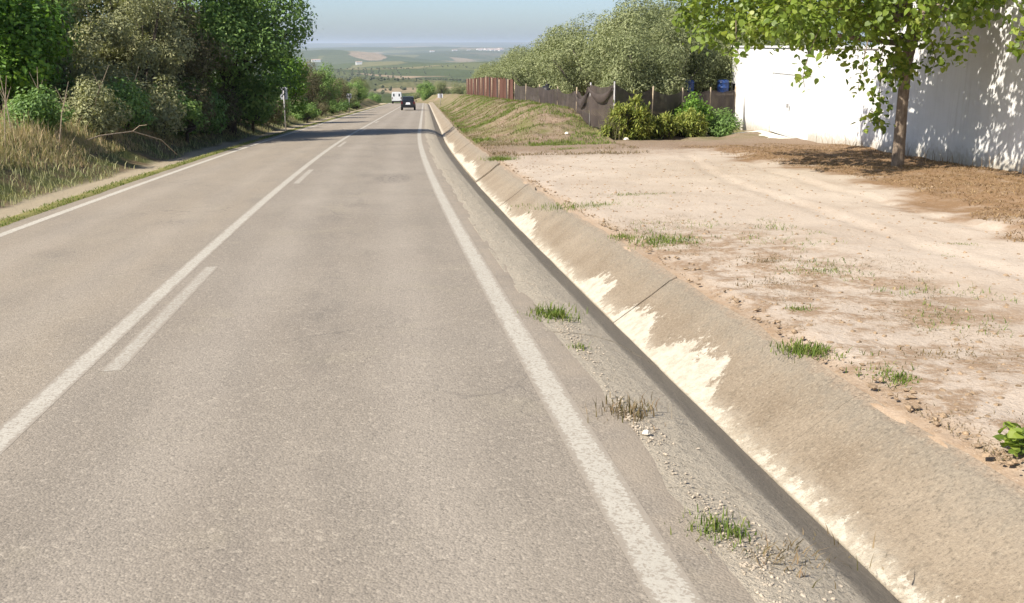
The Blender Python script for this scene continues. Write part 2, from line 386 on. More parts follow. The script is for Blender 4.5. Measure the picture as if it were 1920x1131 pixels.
M = dict(
    asphalt=m_asphalt(), paint=m_paint('edge_paint', 0., .115, .43, 1.12), paintl=m_paint('far_edge_paint', -7.01, .10, .40, 1.25), paintc=m_paint('centre_paint', -3.55, .10, .43, 1.12), faded=m_paint('faded_road_paint', -3.275, .085, .50, 1.05), concrete=m_concrete(), lot=m_lot(), bank=m_bank(), valley=m_valley(),
    white=m_whitewash(), net=m_net(), rust=m_rust(),
    bark=m_bark('mulberry_bark', (.12, .09, .068), (.26, .205, .155)), dbark=m_bark('dark_bark', (.035, .028, .02), (.09, .072, .055)), obark=m_bark('olive_bark', (.07, .06, .05), (.17, .15, .12)),
    mulberry=leafmat('mulberry_leaf', [(.05, (0.063, 0.098, 0.021)), (.3, (0.121, 0.178, 0.030)), (.55, (0.190, 0.259, 0.041)), (.8, (0.282, 0.333, 0.069)), (.97, (0.391, 0.402, 0.127))], .42, .45, .35),
    bright=leafmat('bright_leaf', [(.1, (0.045, 0.105, 0.018)), (.5, (0.116, 0.221, 0.030)), (.8, (0.211, 0.338, 0.045)), (.95, (0.360, 0.444, 0.085))], .3, .5),
    dark=leafmat('dark_leaf', [(.1, (0.073, 0.132, 0.042)), (.5, (0.157, 0.254, 0.065)), (.8, (0.266, 0.381, 0.110)), (.95, (0.434, 0.496, 0.165))], .22, .5),
    grey=leafmat('grey_leaf', [(.1, (0.144, 0.151, 0.081)), (.5, (0.266, 0.276, 0.139)), (.8, (0.406, 0.392, 0.204)), (.95, (0.551, 0.476, 0.290))], .2, .7),
    brown=leafmat('dry_leaf', [(.1, (.065, .062, .034)), (.5, (.125, .115, .06)), (.8, (.20, .175, .095)), (.95, (.28, .225, .13))], .15, .8),
    olive=leafmat('olive_leaf', [(.1, (0.111, 0.129, 0.060)), (.45, (0.188, 0.214, 0.099)), (.75, (0.285, 0.307, 0.157)), (.95, (0.402, 0.402, 0.231))], .22, .6),
    grove=leafmat('far_grove_leaf', [(.1, (.05, .06, .028)), (.5, (.075, .085, .04)), (.9, (.11, .115, .055))], .15, .8),
    yucca=leafmat('yellow_green_leaf', [(.1, (0.109, 0.147, 0.034)), (.4, (0.209, 0.248, 0.056)), (.75, (0.326, 0.333, 0.081)), (.9, (0.419, 0.341, 0.116)), (.99, (0.403, 0.217, 0.093))], .25, .6),
    grassg=leafmat('green_blade', [(.1, (0.062, 0.104, 0.017)), (.5, (0.123, 0.178, 0.032)), (.9, (0.235, 0.246, 0.074))], .3, .6),
    grassd=leafmat('dry_blade', [(.05, (0.055, 0.058, 0.015)), (.25, (0.116, 0.095, 0.043)), (.5, (0.184, 0.138, 0.076)), (.75, (0.233, 0.172, 0.104)), (.95, (0.184, 0.095, 0.055))], .25, .8),
    grassl=leafmat('verge_blade', [(.05, (0.101, 0.134, 0.040)), (.22, (0.201, 0.215, 0.081)), (.45, (0.362, 0.303, 0.168)), (.75, (0.523, 0.403, 0.268)), (.95, (0.483, 0.282, 0.195))], .25, .8),
    straw=leafmat('straw', [(.05, (0.079, 0.048, 0.024)), (.4, (0.184, 0.115, 0.056)), (.75, (0.287, 0.198, 0.104)), (.95, (0.382, 0.287, 0.175))], .15, .8),
    stone=simple('pale_stone', (.36, .305, .235), .9, .35, 20), dirtclod=simple('soil_clod', (.25, .18, .115), .95, .4, 20),
    galv=simple('galvanised_steel', (.32, .31, .30), .55, .2, 8, .3), wood=simple('grey_timber', (.34, .27, .19), .9, .3, 12),
    brick=simple('red_brick_edge', (.30, .12, .065), .9, .35, 16), slab=simple('pale_cement', (.58, .54, .46), .9, .15, 3, bump=.3),
    signw=simple('sign_white', (.66, .67, .70), .5, .08, 4), signd=simple('sign_grey', (.13, .13, .17), .6, .2, 4),
    carpaint=simple('dark_car_paint', (.018, .019, .022), .28, .1, 2, .2, .6), glass=simple('dark_glass', (.012, .014, .016), .08, .1, 2, 0, .8), tyre=simple('tyre_rubber', (.012, .012, .012), .9, .2, 10),
    chrome=simple('bright_metal', (.55, .55, .56), .3, .05, 5, .8), red=simple('tail_lamp_red', (.10, .01, .009), .3, .1, 5, 0, .5), plate_glint=simple('plate_glint_white', (.72, .72, .74), .5, .04, 5),
    doorp=simple('door_paint', (.56, .56, .55), .6, .06, 2), vanw=simple('van_white', (.58, .60, .60), .4, .05, 2, 0, .5), blackp=simple('black_plastic', (.014, .014, .016), .5, .2, 6), blue=simple('blue_plastic', (.012, .04, .15), .45, .2, 5, 0, .4),
    orange=simple('orange_plastic', (.55, .16, .05), .6, .15, 5), farwhite=simple('far_whitewash', (.78, .77, .74), .9, .05, .2), tile=simple('roof_tile', (.42, .30, .23), .9, .2, .5),
)

# ------------------------------------------------------------------ the lie of the land (road frame: off = metres right of the edge line, d = metres ahead)
def xr(d):
    d = np.asarray(d, float); q = np.clip(d, 0, 60)
    return 1.19 + 5e-4 * q ** 2 + np.clip(d - 60, 0, 150) * .055 - .10 * np.clip(d - 210, 0, None)

def zr(d):
    d = np.asarray(d, float)
    return -.047 * d - .0006 * np.clip(d - 212, 0, None) ** 2

def hR(off, d):
    lit = ss(-.5, 1.0, off - 9.2 + .24 * np.maximum(20 - d, 0)) * ss(34, 30, d)
    hb = 1.22 * ss(35.0, 47, d) + .35 * ss(60, 150, d)
    crest = .15 * np.exp(-((off - 5.3) / 1.1) ** 2) * ss(37, 43, d)
    nz = fbm(off * .9, d * .9, 3, 4)
    behind = np.where(off > 7.4, ss(0, 3.0, d - (38.6 + (off - 7.75) * .95)), 1.0)
    h = .10 + .015 * np.clip(off - 2, 0, 8) + (hb * ss(2.15, 6.0, off) * (1 - .35 * ss(6.4, 8.5, off)) + crest) * behind
    h = h + nz * .05 * ss(2.0, 3.0, off) * (1 + 3.2 * ss(34, 40, d)) + .05 * fbm(off * 2.6, d * 2.2, 18, 3) * ss(33, 38, d) + fbm(off * 4, d * 4, 5, 3) * .018
    yc = 5.6 + .0 * off + .045 * (d - 8) ** 2 * .12 + .25 * fbm(d * .25, 0 * d, 19, 2)
    for w_ in (0., 1.5):
        h = h - (.028 - .01 * fbm(d * 1.1, off, 20, 2)) * np.exp(-((off - yc - w_) / .16) ** 2) * ss(4, 7, d) * ss(33, 26, d) - .012 * np.exp(-((off - yc - w_ - .28) / .10) ** 2) * -1.0 * ss(4, 7, d) * ss(33, 26, d)
    h = h + .05 * fbm(off * .3, d * .3, 8, 2) + lit * (.05 + .10 * fbm(off * 1.6, d * 1.1, 15, 3))
    return h

def hL(off, d):
    a = -off
    nz = fbm(off * .8, d * .5, 21, 4)
    h = .01 - .14 * ss(7.65, 8.1, a) + (1.05 + .3 * fbm(d * .12, 0 * d, 33, 2)) * ss(8.7, 11.6, a) + nz * .16 * ss(8.3, 9.5, a) + fbm(off * 4, d * 4, 9, 3) * .025 * ss(7.4, 7.8, a)
    return h

def P3(off, d, h=0.0):
    return (float(xr(d) + off), float(d), float(zr(d) + h))
def onR(off, d, dz=0.0): return P3(off, d, float(hR(np.float64(off), np.float64(d))) + dz)
def onL(off, d, dz=0.0): return P3(off, d, float(hL(np.float64(off), np.float64(d))) + dz)

def loft(name, offs, ds, hf, mat, **kw):
    O, D = np.meshgrid(offs, ds)
    H = hf(O, D)
    V = np.stack([xr(D) + O, D, zr(D) + H], -1).reshape(-1, 3)
    me = mesh_np(name, V, grid_faces(len(ds), len(offs)), smooth=True, uv=np.stack([O, D], -1).reshape(-1, 2))
    return obj(name, me, mat, **kw)

dl = np.concatenate([np.arange(-40, 0, 2.), np.arange(0, 60, .75), np.arange(60, 320, 3.)])
fine = np.concatenate([np.arange(-40, 1, 2.), np.arange(1, 14, .1), np.arange(14, 48, .2), np.arange(48, 320, 1.5)])

# road
def hroad(O, D):
    e = fbm(D * 1.3, O * 0, 2, 3)
    return -.004 * (O + 3.5) ** 2 * .15 + 0 * e
dr = np.concatenate([np.arange(-40, 2, 2.), np.arange(2, 22, .12), np.arange(22, 60, .75), np.arange(60, 320, 3.)])
road = loft('road', np.concatenate([np.linspace(-7.36, .15, 14), [.275, .37]]), dr, lambda O, D: hroad(O, D) - .004, M['asphalt'], kind='structure')
road['label'] = 'worn tan asphalt road running downhill towards the valley'
# ragged asphalt edge: the outermost column wanders
me = road.data; co = np.zeros(len(me.vertices) * 3, np.float32); me.vertices.foreach_get('co', co); co = co.reshape(-1, 16, 3)
rg = fbm(co[:, -1, 1] * 1.3, 0 * co[:, -1, 1], 4, 5); co[:, -1, 2] -= .030; co[:, -1, 0] += .11 * rg + .03; co[:, -2, 0] += .06 * rg + .03; co[:, -2, 2] -= .002; co[:, 0, 0] += .06 * fbm(co[:, 0, 1] * 1.1, 0 * co[:, 0, 1], 6, 3)
me.vertices.foreach_set('co', co.ravel())

def line(name, o0, o1, ds, mat):
    return loft(name, np.array([o0, (o0 + o1) / 2, o1]), ds, lambda O, D: hroad(O, D) - .0030, mat, parent=road)
line('edge_line', -.112, .112, dl, M['paint'])
line('edge_line', -7.10, -6.92, dl, M['paintl'])
line('centre_line', -3.645, -3.455, dl, M['paintc'])
for a, b in ((-8.6, -4.), (7.4, 12.), (23.3, 27.6), (39.4, 43.6), (55.2, 59.6), (71, 75.5)):
    line('dash', -3.355, -3.195, np.linspace(a, b, 8), M['faded'])

# gutter lined with concrete slabs (structure) : every slab its own piece
GP = [(.26, -.016), (.46, -.026), (.70, -.07), (.90, -.135), (1.10, -.265), (1.32, -.41)]     # near side
GF = [(1.323, -.41), (1.52, -.275), (1.75, -.105), (1.94, .045), (2.03, .085)]                      # far side
gutter = obj('roadside_gutter', None, kind='structure', loc=(0, 0, 0))
gutter['label'] = 'concrete lined drainage gutter along the road edge'
def slab(prof, d0, d1, lift, thick, seed, gap=.006):
    n = max(2, int((d1 - d0) / .35)); ds = np.linspace(d0 + gap, d1 - gap, n + 1)
    o = np.array([p[0] for p in prof]); h = np.array([p[1] for p in prof])
    oo = np.interp(np.linspace(0, len(o) - 1, 13), np.arange(len(o)), o); hh = np.interp(np.linspace(0, len(o) - 1, 13), np.arange(len(o)), h)
    O, D = np.meshgrid(oo, ds)
    H = hh[None, :] + lift + .012 * fbm(O * 4, D * 2.5, 77, 4)
    if prof is GF:
        w = ss(1.75, 2.03, O); O = O + w * (.05 * fbm(D * 1.5, 0 * D, 41, 4) + .03 * fbm(D * 7, 0 * D, 45, 2)); H = H + w * (.035 * fbm(D * 2.2, 0 * D, 43, 4))
    T = np.stack([xr(D) + O, D, zr(D) + H], -1); B = T.copy(); B[..., 2] -= thick
    nr, nc = O.shape; V = np.concatenate([T.reshape(-1, 3), B.reshape(-1, 3)]); m = nr * nc
    top = grid_faces(nr, nc); per = [*range(nc), *[i * nc + nc - 1 for i in range(1, nr)], *[(nr - 1) * nc + j for j in range(nc - 2, -1, -1)], *[i * nc for i in range(nr - 2, 0, -1)]]
    per = np.array(per); nx = np.roll(per, -1)
    side = np.stack([nx, per, per + m, nx + m], 1)
    uv = np.concatenate([np.stack([O, D], -1).reshape(-1, 2)] * 2)
    return mesh_np('slab', V, [top, side], smooth=False, uv=uv)
jn = [-9, -5, -2, .9, 3.35, 5.72, 9.9, 14.2, 17.6, 21, 24, 27] + list(np.arange(31, 66, 4)) + [80, 100, 130, 170, 214]
for i, (a, b) in enumerate(zip(jn[:-1], jn[1:])):
    far = a >= 27
    obj('slab', slab(GF, a, b, (.05 if far else 0) + .006 * math.sin(i * 2.3), .12, i), M['concrete'], parent=gutter)
jn2 = [-9, -4, 1.5, 4.6, 8.1, 12.6, 17, 22, 27, 32, 38, 45, 53, 66, 100, 150, 214]
for i, (a, b) in enumerate(zip(jn2[:-1], jn2[1:])):
    obj('slab', slab(GP, a, b, .004 * math.sin(i * 1.7), .10, 50 + i), M['concrete'], parent=gutter)

# right-hand ground and left-hand bank
offR = np.concatenate([[1.84], np.arange(1.90, 8, .09), np.arange(8, 18, .22), np.arange(18, 120, 4.)])
def hRe(O, D):
    h = hR(O, D); h = h - .055 * ss(2.4, 1.95, O) - .25 * ss(1.99, 1.90, O) + .05 * fbm(O * 2.5, D * 2.5, 29, 4) * ss(2.7, 2.2, O); return np.where(O < 1.88, -.3, h)
lot = loft('dirt_ground', offR, fine, hRe, M['lot'], kind='structure'); lot['label'] = 'bare sandy ground and grassed bank beside the road'
offL = -np.concatenate([[7.33], np.arange(7.42, 13, .12), np.arange(13, 120, 4.)])[::-1]
def hLe(O, D):
    return np.where(O > -7.38, -.03, hL(O, D))
bank = loft('earth_bank', offL, np.concatenate([np.arange(-40, 8, 2.), np.arange(8, 70, .3), np.arange(70, 320, 2.)]), hLe, M['bank'], kind='structure')
bank['label'] = 'shaded earth bank rising beside the far edge of the road'

# valley: one sheet out to the horizon
SR = [(0, .060), (300, .0600), (450, .0560), (700, .0512), (1000, .0455), (1500, .0385), (2200, .0318), (3200, .0255), (4500, .0205), (6000, .0155), (7500, .0108), (9000, .0058), (10200, .0022), (11500, .0060), (14500, .0030), (18500, -.0026), (21000, -.0031), (25000, -.001), (30000, .004)]
def terr(x, y):
    x = np.asarray(x, float); y = np.asarray(y, float)
    r = np.hypot(x, y) + 1e-6; th = np.arctan2(x, y)
    lr = np.log(np.maximum(r, 1))
    s = np.interp(lr, np.log([max(a, 1) for a, _ in SR]), [b for _, b in SR])
    amp = np.interp(r, [0, 350, 900, 6000, 9000, 30000], [0, .0012, .0042, .0038, .0022, .0009])
    s = s + amp * (fbm(th * 7 + 3, lr * 5, 71, 4) * 1.4)
    z = -s * r
    for ha, hr, sx, sy, hh in ((-2.2, 5600, 420, 900, 62), (4.6, 7300, 520, 900, 40), (1.8, 3500, 260, 600, 16), (-3.5, 2300, 200, 420, 16), (6.5, 2900, 260, 500, 26), (2.2, 9300, 900, 700, 14), (.3, 1350, 110, 260, 7)):
        ux, uy = math.sin(math.radians(ha)), math.cos(math.radians(ha))
        a_ = x * uy - y * ux; b_ = x * ux + y * uy - hr
        z = z + hh * np.exp(-(a_ / sx) ** 2 - (b_ / sy) ** 2)
    near = -.047 * y - 6.0
    w = ss(230, 330, r)
    return near * (1 - w) + (z + 2.08) * w
rr = np.concatenate([[0.5, 20, 60, 120, 180, 230], np.geomspace(260, 30000, 190)])
th = np.concatenate([np.arange(-180, -30, 5.), np.arange(-30, 40, .3), np.arange(40, 181, 5.)]) * math.pi / 180
RR, TT = np.meshgrid(rr, th, indexing='ij'); XX, YY = RR * np.sin(TT), RR * np.cos(TT)
val = obj('valley', mesh_np('valley', np.stack([XX, YY, terr(XX, YY)], -1).reshape(-1, 3), grid_faces(len(rr), len(th)), smooth=True), M['valley'], kind='structure')
val['label'] = 'wide hazy valley of fields and olive groves below the road'

# ------------------------------------------------------------------ foliage makers
def unit(n, r):
    v = r.normal(size=(n, 3)); return v / np.linalg.norm(v, axis=1, keepdims=True)

LEAF4 = np.array([[0, -.5, 0], [.5, -.05, .06], [0, .5, 0], [-.5, -.05, .06]])
LEAF7 = np.array([[0, -.5, 0], [.34, -.42, .05], [.5, -.08, .08], [.3, .26, .05], [0, .56, -.05], [-.3, .26, .05], [-.5, -.08, .08], [-.34, -.42, .05]])
def leaves(C, N, size, aspect, r, shape=LEAF4, hang=0.0):
    n = len(C)
    N = N / (np.linalg.norm(N, axis=1, keepdims=True) + 1e-9)
    a = r.normal(size=(n, 3)); a[:, 2] -= hang * 2
    a -= (a * N).sum(1)[:, None] * N; a /= np.linalg.norm(a, axis=1, keepdims=True) + 1e-9
    b = np.cross(N, a)
    s = size * (.45 + 1.05 * r.random(n))
    k = len(shape)
    V = C[:, None, :] + s[:, None, None] * (shape[None, :, 0:1] * aspect * b[:, None, :] + shape[None, :, 1:2] * a[:, None, :] + shape[None, :, 2:3] * N[:, None, :])
    return V.reshape(-1, 3), np.arange(n * k).reshape(n, k)

def crown(name, cl, n, size, aspect, seed, shape=LEAF4, up=.45, hang=.0, shell=.7, jit=.75):
    """leaf mesh over clumps cl (x,y,z,r)"""
    r = np.random.default_rng(seed)
    cl = np.asarray(cl, float); wgt = cl[:, 3] ** 2; pick = r.choice(len(cl), n, p=wgt / wgt.sum())
    dirs = unit(n, r); rad = cl[pick, 3] * (shell + (1.12 - shell) * r.random(n) ** .7)
    # ragged tufts: modulate the clump radius by a rough direction noise
    q = np.sin(dirs[:, 0] * 7 + pick) * np.cos(dirs[:, 1] * 6 + pick * 1.7) * np.sin(dirs[:, 2] * 8 + pick * .6)
    rad = rad * (1 + .35 * q)
    C = cl[pick, :3] + dirs * rad[:, None] * np.array([1, 1, .85])
    N = dirs * 1.0 + jit * r.normal(size=(n, 3)) * .6; N[:, 2] += up
    V, F = leaves(C, N, size, aspect, r, shape, hang)
    tone = np.random.default_rng(seed + 1).random(len(cl))
    rnd = np.clip(.6 * r.random(n) + .5 * tone[pick] - .05, 0, 1)
    return mesh_np(name, V, F, rnd=rnd)

def clumps_ellipsoid(n, rx, ry, rz, cz, rmin, rmax, seed, flat=.0, low=-1.0):
    r = np.random.default_rng(seed); out = []
    while len(out) < n:
        v = unit(1, r)[0] * (r.random() ** .38)
        if v[2] < low: continue
        k = rmin + (rmax - rmin) * r.random()
        out.append((v[0] * (rx - k * .6), v[1] * (ry - k * .6), cz + v[2] * (rz - k * .6), k))
    return out

def limbs(base_h, cl, r0, seed, n=7, trunk_pts=None, stems=1):
    r = np.random.default_rng(seed); parts = []
    cl = np.asarray(cl)
    for s in range(stems):
        ox, oy = (0, 0) if stems == 1 else r.normal(size=2) * .18
        tp = np.array([[ox, oy, -.3], [ox * 1.1 + .03, oy, base_h * .5], [ox * 1.6, oy * 1.6 + .04, base_h]])
        parts.append(tube(tp, [r0 * 1.25, r0, r0 * .85], 8))
        for i in r.choice(len(cl), min(n, len(cl)), replace=False):
            e = cl[i, :3]; m = tp[-1] * .5 + e * .5 + r.normal(size=3) * .12; m[2] -= .1
            parts.append(tube(np.array([tp[-1] * .98, m, e]), [r0 * .55, r0 * .35, r0 * .12], 6))
    return join(parts)

PROTO = {}
def proto(key, n, rx, rz, cz, base_h, leafn, size, aspect, mat, bark, seed, rmin, rmax, r0=.12, shell=.7, stems=1, hang=0., low=-.8):
    cl = clumps_ellipsoid(n, rx, rx, rz, cz, rmin, rmax, seed, low=low)
    cm = crown(key + '_crown', cl, leafn, size, aspect, seed + 5, shell=shell, hang=hang); cm.materials.append(M[mat])
    V, F = limbs(base_h, cl, r0, seed + 9, stems=stems); tm = mesh_np(key + '_trunk', V, F, smooth=True); tm.materials.append(M[bark])
    PROTO[key] = (cm, tm)

proto('olive_a', 40, 2.6, 2.6, 3.1, 1.2, 23400, .125, .36, 'olive', 'obark', 101, .55, .95, .2)
proto('olive_b', 36, 2.4, 2.8, 3.3, 1.2, 23400, .125, .36, 'olive', 'obark', 202, .5, .9, .18, stems=2)
proto('olive_c', 42, 2.9, 2.4, 2.9, 1.1, 24700, .125, .36, 'olive', 'obark', 303, .5, .85, .22)
proto('bright_a', 34, 2.5, 2.6, 3.0, 1.2, 15000, .17, .62, 'bright', 'dbark', 404, .55, 1.0, .15, stems=2)
proto('dark_a', 36, 2.6, 3.0, 3.3, 1.2, 17000, .15, .55, 'dark', 'dbark', 505, .5, 1.0, .16, stems=2)
proto('grey_a', 40, 2.6, 2.9, 3.2, 1.0, 19000, .13, .42, 'grey', 'dbark', 606, .45, .85, .12, stems=3)
proto('brown_a', 34, 2.4, 2.6, 2.8, .9, 14000, .13, .35, 'brown', 'dbark', 707, .45, .85, .10, stems=3)
proto('bush_dark', 18, 1.2, .85, .8, .35, 6000, .11, .5, 'dark', 'dbark', 808, .3, .55, .05, stems=3, low=-.95)
proto('bush_bright', 18, 1.2, .9, .85, .35, 6000, .12, .6, 'bright', 'dbark', 909, .3, .55, .05, stems=3, low=-.95)
proto('bush_grey', 20, 1.25, .95, .85, .35, 7000, .10, .45, 'grey', 'dbark', 929, .3, .55, .05, stems=3, low=-.95)
proto('bush_brown', 18, 1.2, .9, .8, .35, 5500, .11, .3, 'brown', 'dbark', 919, .3, .5, .05, stems=3, low=-.95)

def tree(name, key, loc, s, rz, label, cat='tree', group=None, sz=None):
    cm, tm = PROTO[key]
    e = empty(name, loc, label, cat, group, rz)
    e.scale = (s, s, sz or s)
    obj('crown', cm, parent=e); obj('trunk', tm, parent=e)
    return e

NTH = ['nearest', 'second', 'third', 'fourth', 'fifth', 'sixth', 'seventh', 'eighth', 'ninth', 'tenth', 'eleventh', 'twelfth', 'thirteenth', 'fourteenth', 'fifteenth', 'sixteenth', 'seventeenth', 'eighteenth']

# left-hand hedge of trees on the bank ------------------------------------------------
# (key, off, d, scale, zscale, label)
LT = [
    ('bright_a', -14.6, 35.5, 1.02, .95, 'bright green broadleaf tree at the near end of the roadside hedge'),
    ('bright_a', -17.6, 35.0, 1.1, 1.05, 'bright green tree set back behind the near end of the hedge'),
    ('dark_a', -15.2, 39.5, 1.05, .95, 'dark green tree between the bright green tree and the grey one'),
    ('grey_a', -13.6, 40.5, 1.00, .92, 'grey green shrubby tree behind the dry grass verge'),
    ('grey_a', -13.3, 46.0, 1.12, 1.08, 'taller grey green tree in the middle of the roadside hedge'),
    ('grey_a', -11.9, 43.5, .85, .92, 'leaning grey tree in front of the other grey green ones'),
    ('dark_a', -16.5, 47.0, 1.30, 1.25, 'dark tree rising behind the grey green trees'),
    ('grey_a', -12.6, 49.5, 1.15, 1.20, 'grey green tree touching the tall overhanging tree'),
    ('brown_a', -11.2, 47.5, .95, 1.0, 'brown shadowed tree at the foot of the tall overhanging tree'),
    ('bright_a', -9.6, 72.0, .72, .88, 'bright green rounded tree just beyond the tall overhanging tree'),
    ('brown_a', -9.6, 86.0, .80, .84, 'brownish tree beyond the bright green rounded one'),
    ('dark_a', -9.8, 97.0, .74, .74, 'dark green tree low on the bank beyond the brownish one'),
    ('brown_a', -9.6, 110.0, .74, .68, 'brown bush tree on the bank near the far end of the hedge'),
    ('grey_a', -9.8, 126.0, .74, .62, 'grey green tree close to the far end of the hedge'),
    ('dark_a', -9.9, 144.0, .78, .58, 'small dark tree near the crest of the road'),
    ('olive_a', -11.0, 168.0, .8, .62, 'pale olive tree last in the hedge before the crest'),
    ('olive_b', -12.0, 190.0, .9, .7, 'olive tree beside the white van on the crest'),
]
for i, (k, o, d, s, sz, lab) in enumerate(LT):
    tree('roadside_tree', k, onL(o, d, -.15), s * 1.06, i * 1.9, lab, group='trees of the roadside hedge', sz=sz * 1.1)

# tall overhanging tree at d = 56
r_ = np.random.default_rng(55)
cl = clumps_ellipsoid(64, 4.3, 5.2, 5.0, 5.5, .8, 1.5, 56, low=-.95) + [(3.3, -2.0, 6.2, .9), (3.6, -.6, 5.4, .8), (3.4, .8, 6.8, .9), (2.6, -2.8, 4.6, .9), (2.9, 1.6, 4.5, .9)]
bt = empty('tall_roadside_tree', onL(-9.7, 51.8, -.2), 'tallest dark green tree of the hedge, crown overhanging the road edge', 'tree', 'trees of the roadside hedge')
obj('crown', crown('tall_crown', cl, 46000, .17, .6, 57, up=.5), M['dark'], parent=bt)
V, F = limbs(2.6, cl, .26, 58, 12); obj('trunk', mesh_np('tall_trunk', V, F, smooth=True), M['dbark'], parent=bt)

# shrubs at the hedge foot
LS = [('bush_dark', -11.4, 30.5, .9), ('bush_grey', -10.9, 34.0, 1.05), ('bush_dark', -10.7, 36.8, 1.2), ('bush_grey', -10.4, 39.6, 1.35), ('bush_dark', -10.3, 41.6, 1.3), ('bush_brown', -10.4, 43.0, 1.5),
      ('bush_dark', -10.3, 46.5, 1.5), ('bush_brown', -10.2, 49.5, 1.5), ('bush_dark', -10.1, 52.5, 1.6), ('bush_dark', -10.1, 56.5, 1.6), ('bush_brown', -10.0, 61.5, 1.5), ('bush_dark', -9.9, 67.0, 1.4),
      ('bush_dark', -9.4, 78.0, .95), ('bush_dark', -9.4, 84.0, .9), ('bush_brown', -9.5, 93.0, .95), ('bush_dark', -9.4, 104.0, .95), ('bush_dark', -9.4, 118.0, .95), ('bush_dark', -9.5, 135.0, .95)]
for i, (k, o, d, s) in enumerate(LS):
    c = {'bush_bright': 'fresh green', 'bush_grey': 'grey green', 'bush_dark': 'dark green', 'bush_brown': 'brown dry'}[k]
    tree('shrub', k, onL(o, d, -.1), s, i * 2.4, f'low {c} shrub at the hedge foot, {NTH[i]} along the bank', 'shrub', 'shrubs at the hedge foot')

# right-hand olives behind the fence
OF = [(10.4, 45.5, .92), (11.3, 51.5, 1.05), (10.6, 58.5, 1.08), (10.8, 66, 1.12), (10.6, 75, 1.08), (10.4, 85, 1.05), (10.6, 96, 1.05), (10.6, 109, 1.05), (10.6, 123, 1.05), (10.4, 139, 1.02), (10.0, 158, .95)]
for i, (o, d, s) in enumerate(OF):
    tree('olive_tree', ['olive_a', 'olive_b', 'olive_c'][i % 3], onR(o, d, -.75), s * 1.1, i * 2.1, f'olive tree along the fence, {NTH[i]} in the front row from the house', 'tree', 'olive trees behind the fence')
OB = [(14.6, 49.5, 1.0), (17.4, 54, 1.1), (16.2, 61, 1.15), (20.5, 57, 1.12), (15.8, 70, 1.15), (24.5, 62, 1.2), (16, 82, 1.15), (18.3, 50.5, .95), (12.6, 47.5, .85), (21.8, 53.5, 1.0), (13.2, 54.5, 1.1)]
for i, (o, d, s) in enumerate(OB):
    tree('olive_tree', ['olive_c', 'olive_a', 'olive_b'][i % 3], onR(o, d, -.6), s * 1.12, i * 1.7 + .6, f'olive tree behind the front row, {NTH[i]} of the back row', 'tree', 'olive trees behind the fence')

# roadside trees beyond the crest
for i, (x, y, s, k) in enumerate([(13.2, 232, .95, 'dark_a'), (17.5, 246, 1.05, 'olive_b'), (21.5, 238, 1.0, 'olive_a'), (26.5, 262, 1.25, 'olive_c'), (12.5, 262, 1.1, 'olive_c'), (22.0, 215, .75, 'olive_b'), (-4.0, 245, .9, 'olive_a'), (-10.5, 268, 1.1, 'olive_c'), (1.5, 292, 1.0, 'dark_a'), (31., 250, 1.2, 'olive_a')]):
    z = float(max(terr(x, y), zr(y)))
    tree('distant_tree', k, (x, y, z - .4), s, i * 1.3, f'tree below the crest of the road, {NTH[i]} of those past the vehicles', 'tree', 'trees past the crest')

# ------------------------------------------------------------------ mulberry beside the white house
TB = Vector(onR(11.25, 21.9, -.05))
mul = empty('mulberry_tree', TB, 'leafy bright green tree with slim bare trunk beside the white wall', 'tree')
r_ = np.random.default_rng(12)
cl = []
for _ in range(4000):
    if len(cl) >= 190: break
    v = unit(1, r_)[0] * r_.random() ** .42
    p = np.array([-1.7 + 3.9 * v[0], .5 + 5.2 * v[1], 4.3 + 2.2 * v[2]])
    zmin = 3.0 + .35 * max(0, p[0] - .3) + .25 * math.sin(p[0] * 2.3 + p[1] * 1.7) + .12 * max(0, -p[1] - 1.5)
    if p[2] < zmin or p[0] > 1.6: continue
    cl.append((*p, .28 + .34 * r_.random()))
low_cl = list(cl); shade_cl = []
for _ in range(48):  # extra clumps above the view, added to deepen the shade on the wall
    shade_cl.append((r_.uniform(-3.3, .4), r_.uniform(-5.2, 1.5), r_.uniform(4.7, 6.4), .4 + .4 * r_.random()))
cm = crown('mulberry_crown', cl + shade_cl, 25000, .128, .8, 13, shape=LEAF7, up=.7, hang=.35, shell=.25)
obj('crown', cm, M['mulberry'], parent=mul)
tp = np.array([[0, 0, -.25], [.0, 0, .1], [-.03, .0, 1.2], [-.04, 0, 2.2], [-.02, .02, 2.9], [.02, .05, 3.4]])
parts = [tube(tp, [.19, .15, .132, .124, .115, .10], 12)]
for i in r_.choice(len(cl), 16, replace=False):
    e = np.array(cl[i][:3]); st = tp[4 + int(r_.integers(0, 2))]
    m = st * .45 + e * .55 + r_.normal(size=3) * .15; m[2] += .15
    parts.append(tube(np.array([st, m, e]), [.075, .05, .018], 7))
parts.append(tube(np.array([tp[3], [.12, .05, 2.95], [.5, .1, 3.7], [1.1, 0, 4.6]]), [.09, .085, .07, .05], 8))
V, F = join(parts); obj('trunk', mesh_np('mulberry_trunk', V, F, smooth=True), M['bark'], parent=mul)
